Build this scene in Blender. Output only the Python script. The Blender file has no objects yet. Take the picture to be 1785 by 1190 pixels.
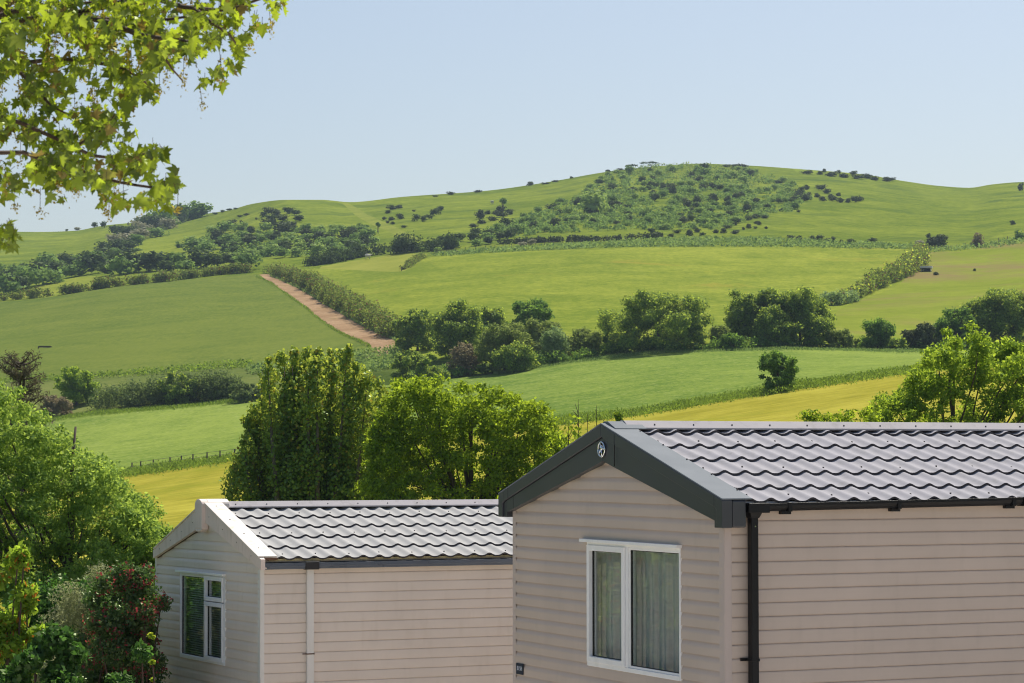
import bpy, math, random
import numpy as np
from mathutils import Vector, Matrix
from mathutils.geometry import delaunay_2d_cdt

# ------------------------------------------------------------------ camera, sky, sun, exposure
scene = bpy.context.scene
COL = scene.collection
R = math.radians
F, CX, CY, PITCH, ZC = 4311.18, 892.5, 595.0, 0.05287, 3.0
CP, SP = math.cos(PITCH), math.sin(PITCH)

cam_data = bpy.data.cameras.new('camera')
cam_data.sensor_width = 36.0
cam_data.lens = F / 1785 * 36
cam_data.clip_start = 0.1
cam_data.clip_end = 20000
cam_data.dof.use_dof = True
cam_data.dof.focus_distance = 42
cam_data.dof.aperture_fstop = 14
cam = bpy.data.objects.new('camera', cam_data)
cam.location = (0, 0, ZC)
cam.rotation_euler = (math.pi / 2 + PITCH, 0, 0)
COL.objects.link(cam)
scene.camera = cam

SUN_AZ, SUN_EL = R(24), R(55)      # azimuth clockwise from +Y
world = bpy.data.worlds.new('World')
scene.world = world
world.use_nodes = True
wn = world.node_tree.nodes
wl = world.node_tree.links
for n in list(wn):
    wn.remove(n)
sky = wn.new('ShaderNodeTexSky')
sky.sky_type = 'NISHITA'
sky.sun_disc = False
sky.sun_elevation = SUN_EL
sky.sun_rotation = SUN_AZ
sky.altitude = 50
sky.air_density = 1.0
sky.dust_density = 1.9
sky.ozone_density = 0.9
bg = wn.new('ShaderNodeBackground')
bg.inputs['Strength'].default_value = 0.095
wo = wn.new('ShaderNodeOutputWorld')
wl.new(sky.outputs[0], bg.inputs['Color'])
wl.new(bg.outputs[0], wo.inputs['Surface'])

sd = bpy.data.lights.new('sun', 'SUN')
sd.energy = 4.8
sd.angle = R(0.5)
sd.color = (1.0, 0.93, 0.82)
sun = bpy.data.objects.new('sun', sd)
sv = Vector((math.sin(SUN_AZ) * math.cos(SUN_EL), math.cos(SUN_AZ) * math.cos(SUN_EL), math.sin(SUN_EL)))
sun.rotation_euler = sv.to_track_quat('Z', 'Y').to_euler()
sun.location = (30, 60, 90)
COL.objects.link(sun)
vs = scene.view_settings
vs.view_transform = 'Standard'
vs.look = 'None'
vs.gamma = 1
vs.exposure = 0.2
scene.cycles.filter_width = 1.05
scene.cycles.sample_clamp_indirect = 4
scene.cycles.max_bounces = 6
scene.cycles.transparent_max_bounces = 12
scene.cycles.volume_bounces = 0
scene.cycles.use_denoising = True
scene.cycles.denoiser = 'OPENIMAGEDENOISE'
scene.cycles.denoising_input_passes = 'RGB_ALBEDO_NORMAL'
scene.cycles.denoising_prefilter = 'ACCURATE'

# ------------------------------------------------------------------ helpers
def tag(o, label=None, cat=None, group=None, kind=None):
    if label: o['label'] = label
    if cat: o['category'] = cat
    if group: o['group'] = group
    if kind: o['kind'] = kind
    return o

def link(name, me, mats=(), parent=None):
    o = bpy.data.objects.new(name, me)
    COL.objects.link(o)
    for m in mats:
        me.materials.append(m)
    if parent is not None:
        o.parent = parent
    return o

def empty(name, loc, label, cat, group=None, rz=0):
    o = bpy.data.objects.new(name, None)
    o.location = loc
    o.rotation_euler = (0, 0, rz)
    o.empty_display_size = 0.5
    COL.objects.link(o)
    return tag(o, label, cat, group)

def mesh_np(name, verts, faces_n, smooth=False, mat_idx=None):
    """verts (N,3); faces_n (M,k) index array"""
    me = bpy.data.meshes.new(name)
    verts = np.ascontiguousarray(verts, dtype=np.float32)
    fa = np.ascontiguousarray(faces_n, dtype=np.int32)
    M, k = fa.shape
    me.vertices.add(len(verts))
    me.vertices.foreach_set('co', verts.ravel())
    me.loops.add(M * k)
    me.loops.foreach_set('vertex_index', fa.ravel())
    me.polygons.add(M)
    me.polygons.foreach_set('loop_start', np.arange(0, M * k, k, dtype=np.int32))
    me.polygons.foreach_set('loop_total', np.full(M, k, dtype=np.int32))
    if smooth:
        me.polygons.foreach_set('use_smooth', np.ones(M, dtype=bool))
    if mat_idx is not None:
        me.polygons.foreach_set('material_index', np.asarray(mat_idx, dtype=np.int32))
    me.update(calc_edges=True)
    return me

class MB:
    """collects simple solids into one mesh"""
    def __init__(s):
        s.v = []; s.f = []; s.m = []
    def add(s, vs_, fs, mi=0):
        b = len(s.v)
        s.v += [tuple(x) for x in vs_]
        s.f += [tuple(b + i for i in f) for f in fs]
        s.m += [mi] * len(fs)
        return s
    def box(s, a, b, mi=0):
        x0, y0, z0 = a; x1, y1, z1 = b
        x0, x1 = min(x0, x1), max(x0, x1); y0, y1 = min(y0, y1), max(y0, y1); z0, z1 = min(z0, z1), max(z0, z1)
        return s.add([(x0, y0, z0), (x1, y0, z0), (x1, y1, z0), (x0, y1, z0), (x0, y0, z1), (x1, y0, z1), (x1, y1, z1), (x0, y1, z1)],
                     [(0, 3, 2, 1), (4, 5, 6, 7), (0, 1, 5, 4), (1, 2, 6, 5), (2, 3, 7, 6), (3, 0, 4, 7)], mi)
    def prism_u(s, poly, u0, u1, mi=0):
        """poly in (v,w), extruded along u"""
        n = len(poly)
        vs_ = [(u0, p[0], p[1]) for p in poly] + [(u1, p[0], p[1]) for p in poly]
        fs = [tuple(range(n)), tuple(range(2 * n - 1, n - 1, -1))]
        fs += [(i, i + n, (i + 1) % n + n, (i + 1) % n) for i in range(n)]
        return s.add(vs_, fs, mi)
    def tube(s, pts, rads, n=6, mi=0, cap=True):
        pts = [Vector(p) for p in pts]
        rings = []
        b = len(s.v)
        up = Vector((0.3, 0.2, 1)).normalized()
        for i, p in enumerate(pts):
            d = (pts[min(i + 1, len(pts) - 1)] - pts[max(i - 1, 0)])
            if d.length < 1e-9: d = Vector((0, 0, 1))
            d.normalize()
            a = d.cross(up)
            if a.length < 1e-3: a = d.cross(Vector((1, 0, 0)))
            a.normalize(); c = d.cross(a)
            for k in range(n):
                t = 2 * math.pi * k / n
                s.v.append(tuple(p + (a * math.cos(t) + c * math.sin(t)) * rads[i]))
        for i in range(len(pts) - 1):
            for k in range(n):
                s.f.append((b + i * n + k, b + i * n + (k + 1) % n, b + (i + 1) * n + (k + 1) % n, b + (i + 1) * n + k)); s.m.append(mi)
        if cap:
            s.f.append(tuple(b + k for k in range(n))[::-1]); s.m.append(mi)
            s.f.append(tuple(b + (len(pts) - 1) * n + k for k in range(n))); s.m.append(mi)
        return s
    def build(s, name, mats, parent=None, smooth=False, bevel=0, fix=True):
        me = bpy.data.meshes.new(name)
        me.from_pydata(s.v, [], s.f)
        me.polygons.foreach_set('material_index', s.m)
        if smooth:
            me.polygons.foreach_set('use_smooth', [True] * len(s.f))
        me.update()
        if fix:
            import bmesh
            bm = bmesh.new(); bm.from_mesh(me)
            bmesh.ops.recalc_face_normals(bm, faces=bm.faces)
            bm.to_mesh(me); bm.free()
        if not isinstance(mats, (list, tuple)): mats = [mats]
        o = link(name, me, mats, parent)
        if bevel:
            md = o.modifiers.new('bevel', 'BEVEL'); md.width = bevel; md.segments = 2; md.limit_method = 'ANGLE'
        return o

# ------------------------------------------------------------------ materials
class NT:
    def __init__(s, name):
        s.mat = bpy.data.materials.new(name)
        s.mat.use_nodes = True
        s.n = s.mat.node_tree.nodes; s.l = s.mat.node_tree.links
        for n in list(s.n): s.n.remove(n)
        s.out = s.n.new('ShaderNodeOutputMaterial')
    def add(s, t, **kw):
        n = s.n.new(t)
        for k, v in kw.items(): setattr(n, k, v)
        return n
    def pos(s, scale=(1, 1, 1), obj=False, rot=(0, 0, 0)):
        if obj:
            g = s.add('ShaderNodeTexCoord').outputs['Object']
        else:
            g = s.add('ShaderNodeNewGeometry').outputs['Position']
        m = s.add('ShaderNodeMapping'); m.inputs['Scale'].default_value = scale; m.inputs['Rotation'].default_value = rot
        s.l.new(g, m.inputs['Vector'])
        return m.outputs[0]
    def noise(s, vec, scale, detail=4, rough=0.55, dist=0):
        n = s.add('ShaderNodeTexNoise')
        n.inputs['Scale'].default_value = scale; n.inputs['Detail'].default_value = detail
        n.inputs['Roughness'].default_value = rough; n.inputs['Distortion'].default_value = dist
        if vec is not None: s.l.new(vec, n.inputs['Vector'])
        return n.outputs[0]
    def ramp(s, fac, stops):
        r = s.add('ShaderNodeValToRGB')
        e = r.color_ramp.elements
        while len(e) < len(stops): e.new(0.5)
        for i, (p, c) in enumerate(stops):
            e[i].position = p; e[i].color = (*c, 1) if len(c) == 3 else c
        s.l.new(fac, r.inputs[0])
        return r.outputs[0]
    def mix(s, fac, a, b, mode='MIX'):
        m = s.add('ShaderNodeMix', data_type='RGBA', blend_type=mode)
        if isinstance(fac, (int, float)): m.inputs[0].default_value = fac
        else: s.l.new(fac, m.inputs[0])
        for i, x in ((6, a), (7, b)):
            if isinstance(x, tuple): m.inputs[i].default_value = (*x, 1)
            else: s.l.new(x, m.inputs[i])
        return m.outputs[2]
    def math(s, op, a, b=None):
        m = s.add('ShaderNodeMath', operation=op)
        for i, x in enumerate((a, b)):
            if x is None: continue
            if isinstance(x, (int, float)): m.inputs[i].default_value = x
            else: s.l.new(x, m.inputs[i])
        return m.outputs[0]
    def bsdf(s, color, rough=0.6, metal=0, spec=0.5, bump=None, bstr=0.3, bdist=0.02):
        b = s.add('ShaderNodeBsdfPrincipled')
        if isinstance(color, tuple): b.inputs['Base Color'].default_value = (*color, 1)
        else: s.l.new(color, b.inputs['Base Color'])
        if isinstance(rough, (int, float)): b.inputs['Roughness'].default_value = rough
        else: s.l.new(rough, b.inputs['Roughness'])
        b.inputs['Metallic'].default_value = metal
        b.inputs['Specular IOR Level'].default_value = spec
        if bump is not None:
            bp = s.add('ShaderNodeBump'); bp.inputs['Strength'].default_value = bstr; bp.inputs['Distance'].default_value = bdist
            s.l.new(bump, bp.inputs['Height']); s.l.new(bp.outputs[0], b.inputs['Normal'])
        s.l.new(b.outputs[0], s.out.inputs['Surface'])
        return b

def painted(name, c, rough=0.45, var=0.08, nscale=3.0, dirt=None, spec=0.5, metal=0):
    t = NT(name)
    p = t.pos(obj=True)
    n1 = t.noise(p, nscale, 5)
    lo = tuple(x * (1 - var) for x in c); hi = tuple(min(1, x * (1 + var)) for x in c)
    col = t.ramp(n1, [(0.3, lo), (0.7, hi)])
    if dirt:
        p2 = t.pos((1.0, 1.0, 0.25), obj=True)
        n2 = t.noise(p2, 9, 6, 0.65)
        msk = t.ramp(n2, [(0.52, (0, 0, 0)), (0.72, (1, 1, 1))])
        col = t.mix(t.math('MULTIPLY', msk, dirt[1]), col, dirt[0])
    fine = t.noise(p, 160, 2)
    rr = t.ramp(n1, [(0.3, (rough * .85,) * 3), (0.7, (min(1, rough * 1.15),) * 3)])
    t.bsdf(col, rr, metal, spec, bump=fine, bstr=0.08, bdist=0.002)
    return t.mat

TLO = {'leaf_sycamore': .38, 'leaf_poplar': .45, 'leaf_oak': .45, 'leaf_yellow_green': .45, 'leaf_ash_pale': .5, 'leaf_ash': .5}
TRK = {'grass_blade': 1.1, 'leaf_oak': 1.15, 'leaf_dark': 1.1, 'leaf_olive': 1.25, 'leaf_yellow_green': 1.2, 'leaf_ash': 1.3, 'leaf_ash_pale': 1.25, 'leaf_poplar': 1.45, 'leaf_sycamore': 1.0, 'leaf_far_dark': 1.2, 'leaf_gorse': 1.1}
BOOST = {'leaf_far': 1.9, 'leaf_far_pale': 1.9, 'leaf_oak': 2.35, 'leaf_dark': 2.35, 'leaf_olive': 1.75, 'leaf_poplar': 2.1, 'leaf_grey_green': 1.5, 'leaf_ash_pale': 1.85, 'leaf_sycamore': 1.35, 'red_blossom': 1.0, 'leaf_sage': 1.2, 'leaf_hawthorn': 1.2, 'leaf_gorse': 1.35, 'leaf_far_dark': 1.3}
def leaf_mat(name, a, b, trans, tmix=0.4, gloss=0.018, rough=0.6, accent=None, afrac=0.0):
    """leaves: every leaf takes its own shade between a and b; light also comes through"""
    bo = BOOST.get(name, 1.55) * 1.06
    a = tuple(x * bo for x in a); b = tuple(x * bo for x in b); trans = tuple(min(.92, x * bo * TRK.get(name, 1.55)) for x in trans)
    t = NT(name)
    g = t.add('ShaderNodeNewGeometry')
    rnd = g.outputs['Random Per Island']
    stops = [(0.0, a), (1.0, b)]
    col = t.ramp(rnd, stops)
    big = t.noise(t.pos(), 0.9, 2)
    col = t.mix(t.ramp(big, [(0.35, (0, 0, 0)), (0.65, (1, 1, 1))]), col, t.mix(0.35, col, b))
    tcol = t.mix(t.ramp(rnd, [(0, (0, 0, 0)), (1, (1, 1, 1))]), tuple(x * TLO.get(name, .7) for x in trans), tuple(min(.95, x * 1.45) for x in trans))
    if accent:
        am = t.ramp(t.math('FRACT', t.math('MULTIPLY', rnd, 37.7)), [(afrac, (1, 1, 1)), (afrac + 0.01, (0, 0, 0))])
        col = t.mix(am, col, accent); tcol = t.mix(am, tcol, accent)
    d = t.add('ShaderNodeBsdfDiffuse'); t.l.new(col, d.inputs[0])
    tr = t.add('ShaderNodeBsdfTranslucent'); t.l.new(tcol, tr.inputs[0])
    m = t.add('ShaderNodeMixShader'); m.inputs[0].default_value = tmix
    t.l.new(d.outputs[0], m.inputs[1]); t.l.new(tr.outputs[0], m.inputs[2])
    gl = t.add('ShaderNodeBsdfGlossy'); gl.inputs['Roughness'].default_value = rough; gl.inputs[0].default_value = (0.8, 0.9, 0.6, 1)
    m2 = t.add('ShaderNodeMixShader'); m2.inputs[0].default_value = gloss
    t.l.new(m.outputs[0], m2.inputs[1]); t.l.new(gl.outputs[0], m2.inputs[2])
    t.l.new(m2.outputs[0], t.out.inputs['Surface'])
    return t.mat

FK = 0.78
def field_mat(name, a, b, big=0.02, fine=1.2, stretch=(1, 1, 1), patch=None, psc=0.03, pthr=(0.55, 0.7), bump=0.4, bd=0.3, speck=None, specs=2.5, rot=(0, 0, 0)):
    t = NT(name)
    p = t.pos(stretch, rot=rot)
    p0 = t.pos()
    n1 = t.noise(p, big, 5, 0.6)
    n2 = t.noise(p, fine * 2.5, 7, 0.8)
    n3 = t.noise(p0, big * 6, 4, 0.6, 0.5)
    f = t.math('ADD', t.math('MULTIPLY', n1, 0.35), t.math('ADD', t.math('MULTIPLY', n2, 0.42), t.math('MULTIPLY', n3, 0.23)))
    a = tuple(x * FK for x in a); b = tuple(x * FK for x in b); patch = tuple(x * FK for x in patch) if patch else None; speck = tuple(x * FK for x in speck) if speck else None
    col = t.ramp(f, [(0.43, a), (0.57, b)])
    if patch:
        n4 = t.noise(t.pos((1, 1, 1)), psc, 6, 0.7, 0.6)
        col = t.mix(t.ramp(n4, [(pthr[0], (0, 0, 0)), (pthr[1], (1, 1, 1))]), col, patch)
    if speck:
        n5 = t.noise(p0, specs, 2, 0.6)
        col = t.mix(t.ramp(n5, [(0.6, (0, 0, 0)), (0.72, (1, 1, 1))]), col, speck)
    hb = t.noise(p0, 0.8, 8, 0.8)
    t.bsdf(col, 1.0, 0, 0.0, bump=hb, bstr=bump, bdist=bd)
    return t.mat

M = {}
M['bark'] = painted('bark', (0.10, 0.075, 0.055), 0.9, 0.3, 6)
M['bark_grey'] = painted('bark_grey', (0.16, 0.13, 0.10), 0.9, 0.3, 6)
M['twig'] = painted('twig', (0.085, 0.055, 0.038), 0.9, 0.2, 6)

# ------------------------------------------------------------------ mapping between the view and the land
def ray(px, py):
    x = (px - CX) / F; zz = -(py - CY) / F
    return x, CP - zz * SP, SP + zz * CP

def W3(px, py, D):
    """world point seen at px,py when it stands D metres ahead"""
    x, y, z = ray(px, py)
    s = D / y
    return Vector((x * s, D, ZC + z * s))

def pchip_slopes(x, y):
    h = np.diff(x); d = np.diff(y) / h
    m = np.zeros_like(y)
    for i in range(1, len(x) - 1):
        if d[i - 1] * d[i] > 0:
            w1 = 2 * h[i] + h[i - 1]; w2 = h[i] + 2 * h[i - 1]
            m[i] = (w1 + w2) / (w1 / d[i - 1] + w2 / d[i])
    m[0] = d[0]; m[-1] = d[-1]
    return m

def pchip(x, y, xs):
    x = np.asarray(x, float); y = np.asarray(y, float); xs = np.clip(np.asarray(xs, float), x[0], x[-1])
    m = pchip_slopes(x, y)
    i = np.clip(np.searchsorted(x, xs) - 1, 0, len(x) - 2)
    h = x[i + 1] - x[i]; t = (xs - x[i]) / h
    return (y[i] * (2 * t**3 - 3 * t**2 + 1) + h * m[i] * (t**3 - 2 * t**2 + t) + y[i + 1] * (-2 * t**3 + 3 * t**2) + h * m[i + 1] * (t**3 - t**2))

L1 = [(-9000, 800), (-2500, 860), (-300, 862), (0, 850), (230, 828), (400, 803), (680, 775), (1000, 737), (1140, 718), (1300, 692), (1420, 674), (1550, 655), (1785, 630), (2500, 600), (9500, 650)]
L2 = [(-9000, 740), (-2500, 760), (-300, 762), (0, 744), (130, 727), (430, 699), (650, 674), (870, 650), (1000, 630), (1200, 612), (1400, 609), (1600, 613), (1785, 606), (2500, 590), (9500, 620)]
L2B = [(-9000, 690), (-2500, 700), (-300, 690), (0, 668), (170, 655), (430, 640), (690, 618), (1000, 590), (1200, 585), (1600, 585), (1785, 578), (2500, 560), (9500, 600)]
L3 = [(-9000, 560), (-2500, 560), (-300, 545), (0, 521), (250, 490), (450, 477), (600, 466), (740, 447), (860, 437), (1100, 425), (1300, 426), (1550, 434), (1700, 430), (1785, 420), (2500, 400), (9500, 480)]
SKY = [(-9000, 560), (-2500, 440), (-300, 398), (0, 403), (70, 404), (130, 402), (180, 393), (230, 388), (330, 376), (400, 366), (440, 355), (500, 348), (560, 348), (610, 352), (700, 343), (850, 332), (950, 318), (1060, 299), (1150, 289), (1215, 285), (1300, 288), (1400, 295), (1500, 303), (1580, 316), (1640, 324), (1690, 327), (1730, 321), (1785, 317), (2000, 325), (3000, 360), (9500, 560)]
def ev(L, px):
    return pchip([p[0] for p in L], [p[1] for p in L], px)

def zpy(z, D):
    """py at which height z (relative to the camera) is seen D metres ahead"""
    d = D * CP + z * SP; zz = -D * SP + z * CP
    return CY - F * zz / d

PXC = np.concatenate([np.arange(-9000, -900, 450), np.arange(-900, 2700, 20), np.arange(2700, 9501, 400)]).astype(float)
ND = 320
def columns():
    lg0, lg1 = math.log(10), math.log(1250)
    lds = np.linspace(lg0, lg1, ND)
    tab = np.zeros((len(PXC), ND)); dsk = np.zeros(len(PXC))
    l1, l2, l2b, l3, sk = (ev(L, PXC) for L in (L1, L2, L2B, L3, SKY))
    for j, px in enumerate(PXC):
        r = np.clip((px - 200) / 1500, -0.6, 1.4)        # the land climbs to the right
        k = [(10, zpy(-3.2, 10)), (24, zpy(-3.45 + 0.25 * r, 24)), (50, zpy(-4.3 + 1.6 * r, 50)), (95, zpy(-4.6 + 3.4 * r, 95)), (140, zpy(-3.6 + 5.0 * r, 140))]
        k += [(195, l1[j]), (325, l2[j]), (365, l2b[j])]
        dl3 = 630; ds = np.interp(px, [-300, 300, 500, 1200, 1800], [1180, 1120, 1000, 1120, 1080])
        k += [(dl3, l3[j])]
        bul = np.interp(px, [-300, 200, 600, 1200, 1785], [0.52, 0.5, 0.55, 0.6, 0.55])
        mid = l3[j] + (sk[j] - l3[j]) * bul
        k += [(dl3 + (ds - dl3) * 0.45, mid), (ds, sk[j])]
        ys = [a[1] for a in k]
        for i in range(1, len(ys)): ys[i] = min(ys[i], ys[i - 1] - 0.5)
        tab[j] = pchip([math.log(a[0]) for a in k], ys, np.minimum(lds, math.log(ds)))
        dsk[j] = ds
    return lds, tab, dsk
LDS, TAB, DSK = columns()
PXF = PXC

def colidx(px):
    px = np.clip(px, PXC[0], PXC[-1] - 1e-6)
    j = np.clip(np.searchsorted(PXC, px, side='right') - 1, 0, len(PXC) - 2)
    t = (px - PXC[j]) / (PXC[j + 1] - PXC[j])
    return j, t

def dist_at(px, py):
    """D of the land seen at (px,py)"""
    px = np.atleast_1d(np.asarray(px, float)); py = np.atleast_1d(np.asarray(py, float))
    j, t = colidx(px)
    out = np.zeros(len(px))
    dmax = np.log(DSK[j] * (1 - t) + DSK[j + 1] * t)
    order = np.arange(len(px))
    for i in order:
        col = TAB[j[i]] * (1 - t[i]) + TAB[j[i] + 1] * t[i]
        out[i] = min(np.interp(-py[i], -col, LDS), dmax[i])
    return np.exp(out)

def bump_z(x, y):
    s = np.clip((y - 150) / 500, 0, 1)
    return s * (0.45 * np.sin(x * 0.045 + 1.3 * np.sin(y * 0.021)) * np.sin(y * 0.037 + 0.9 * np.sin(x * 0.03)) + 0.0 * x)

def G(px, py):
    """land point seen at (px,py); arrays or scalars"""
    D = dist_at(px, py)
    px = np.atleast_1d(np.asarray(px, float)); py = np.atleast_1d(np.asarray(py, float))
    x = (px - CX) / F; zz = -(py - CY) / F
    yy = CP - zz * SP; z = SP + zz * CP
    s = D / yy
    X = x * s; Z = ZC + z * s
    Z = Z + bump_z(X, D) * np.clip((py - ev(SKY, px)) / 25, 0, 1)
    P = np.stack([X, D, Z], 1)
    return P

def g1(px, py):
    return Vector(G(px, py)[0])

def gD(px, D):
    """land point on column px at distance D"""
    j, t = colidx(np.array([float(px)]))
    col = TAB[j[0]] * (1 - t[0]) + TAB[j[0] + 1] * t[0]
    py = float(np.interp(math.log(D), LDS, col))
    return W3(px, py, D) + Vector((0, 0, float(bump_z(W3(px, py, D).x, D))))

def smooth_line(pts, step=8.0):
    pts = [np.array(p, float) for p in pts]
    out = []
    for i in range(len(pts) - 1):
        p0 = pts[max(i - 1, 0)]; p1 = pts[i]; p2 = pts[i + 1]; p3 = pts[min(i + 2, len(pts) - 1)]
        n = max(1, int(np.linalg.norm(p2 - p1) / step))
        for k in range(n):
            t = k / n
            out.append(0.5 * ((2 * p1) + (-p0 + p2) * t + (2 * p0 - 5 * p1 + 4 * p2 - p3) * t * t + (-p0 + 3 * p1 - 3 * p2 + p3) * t**3))
    out.append(pts[-1])
    return np.array(out)

def lin_part(L, a, b, dy=0, step=40):
    xs = np.arange(a, b + 1, step) if b > a else np.arange(a, b - 1, -step)
    return [(x, float(ev(L, np.array([x]))[0]) + dy) for x in xs]

# ------------------------------------------------------------------ fields: outlines as seen on the land
FIELDS = [
    ('mown_field', lin_part(L1, -1500, 2200) + [(2200, 960), (1785, 980), (900, 1060), (0, 1070), (-1500, 1090)]),
    ('track', [(452, 479), (468, 478), (505, 494), (545, 517), (575, 537), (610, 556), (650, 576), (690, 594), (692, 612), (668, 619), (640, 624), (625, 618), (648, 608), (632, 598), (592, 578), (552, 553), (527, 532), (493, 507), (469, 490)]),
    ('grass_track', [(596, 354), (604, 353), (640, 372), (672, 388), (705, 402), (735, 416), (722, 420), (690, 408), (655, 394), (625, 378)]),
    ('barley_field', [(-1500, 570), (-300, 545), (0, 524), (100, 513), (250, 493), (350, 485), (450, 479), (475, 490), (500, 506), (535, 530), (560, 550), (600, 575), (640, 594), (655, 606), (625, 618), (600, 624), (430, 636), (170, 652), (0, 664), (-300, 688), (-1500, 700)]),
    ('fallow_strip', [(-300, 692), (0, 668), (170, 656), (430, 640), (600, 628), (600, 668), (430, 690), (0, 738), (-300, 755)]),
    ('crop_field', lin_part(L2, -1500, 2200) + lin_part(L1, 2200, -1500, -7)),
    ('right_pasture', [(1612, 442), (1700, 434), (1785, 422), (2200, 405), (2500, 560), (2200, 596), (1785, 596), (1600, 602), (1440, 602), (1446, 560), (1462, 540), (1500, 522), (1560, 500), (1590, 474)]),
    ('meadow', [(462, 474), (540, 469.5), (600, 470), (705, 470), (735, 452), (800, 443), (860, 439), (980, 432), (1100, 428), (1300, 430), (1480, 433), (1600, 438), (1613, 443), (1596, 475), (1566, 500), (1502, 524), (1466, 542), (1450, 560), (1444, 603), (1200, 606), (1000, 618), (880, 632), (700, 624), (694, 610), (692, 594), (650, 574), (610, 554), (575, 535), (545, 515), (505, 492), (478, 480)]),
    ('small_paddock', [(560, 466), (600, 459), (660, 448), (700, 443), (745, 442), (735, 453), (706, 471), (600, 471), (556, 470)]),
    ('strip_paddock', [(-300, 540), (0, 514), (60, 502), (120, 488), (170, 482), (215, 484), (190, 493), (100, 508), (0, 520), (-300, 545)]),
]
def poly_smooth(pts):
    a = smooth_line(pts + [pts[0]], 12.0)
    return a[:-1]

def inside(pts, poly):
    x, y = pts[:, 0], pts[:, 1]
    c = np.zeros(len(pts), bool)
    n = len(poly)
    for i in range(n):
        x0, y0 = poly[i]; x1, y1 = poly[(i + 1) % n]
        if y0 == y1: continue
        m = ((y0 > y) != (y1 > y)) & (x < (x1 - x0) * (y - y0) / (y1 - y0) + x0)
        c ^= m
    return c

FIELD_MATS = {
    'mown_field': field_mat('mown_grass', (0.31, 0.295, 0.035), (0.51, 0.465, 0.070), big=0.03, fine=0.5, stretch=(0.22, 1, 1), patch=(0.27, 0.30, 0.030), psc=0.07, pthr=(0.52, 0.72), bump=0.15),
    'grass_track': field_mat('trodden_grass', (0.20, 0.255, 0.040), (0.32, 0.36, 0.062), big=0.05, fine=0.6),
    'track': field_mat('sandy_soil', (0.36, 0.235, 0.13), (0.56, 0.385, 0.235), big=0.1, fine=1.0, patch=(0.26, 0.2, 0.08), psc=0.2, bump=0.6),
    'barley_field': field_mat('barley', (0.120, 0.180, 0.036), (0.205, 0.255, 0.050), big=0.012, fine=0.45, stretch=(1, 0.22, 1), patch=(0.20, 0.25, 0.050), psc=0.016, pthr=(0.5, 0.75), bump=0.3),
    'fallow_strip': field_mat('rough_grass', (0.15, 0.20, 0.05), (0.25, 0.28, 0.08), big=0.04, fine=0.8, stretch=(0.3, 1, 1)),
    'crop_field': field_mat('young_crop', (0.150, 0.245, 0.045), (0.310, 0.400, 0.080), big=0.03, fine=0.7, stretch=(1, 0.3, 1), speck=(0.40, 0.46, 0.16), specs=1.6, bump=0.6),
    'right_pasture': field_mat('dry_pasture', (0.205, 0.265, 0.034), (0.32, 0.375, 0.052), big=0.012, fine=0.6, stretch=(0.35, 1, 1), patch=(0.30, 0.235, 0.10), psc=0.008, pthr=(0.47, 0.6), bump=0.3, rot=(0, 0, 0.5)),
    'meadow': field_mat('meadow_grass', (0.185, 0.255, 0.030), (0.370, 0.415, 0.058), big=0.012, fine=0.35, stretch=(0.8, 0.4, 1), patch=(0.38, 0.33, 0.055), psc=0.03, pthr=(0.60, 0.72), bump=0.3),
    'small_paddock': field_mat('paddock_grass', (0.24, 0.29, 0.045), (0.36, 0.38, 0.07), big=0.02, fine=0.5, stretch=(0.4, 1, 1)),
    'strip_paddock': field_mat('strip_grass', (0.23, 0.29, 0.04), (0.34, 0.37, 0.06), big=0.02, fine=0.5, stretch=(0.4, 1, 1)),
}
HILL_MAT = field_mat('downland_grass', (0.140, 0.210, 0.024), (0.315, 0.375, 0.048), big=0.008, fine=0.22, stretch=(0.6, 0.6, 1.2), patch=(0.11, 0.175, 0.032), psc=0.03, pthr=(0.5, 0.7), bump=0.6, bd=0.6)
GROUND_MAT = field_mat('rough_ground', (0.06, 0.10, 0.02), (0.13, 0.18, 0.035), big=0.05, fine=1.5)

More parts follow.
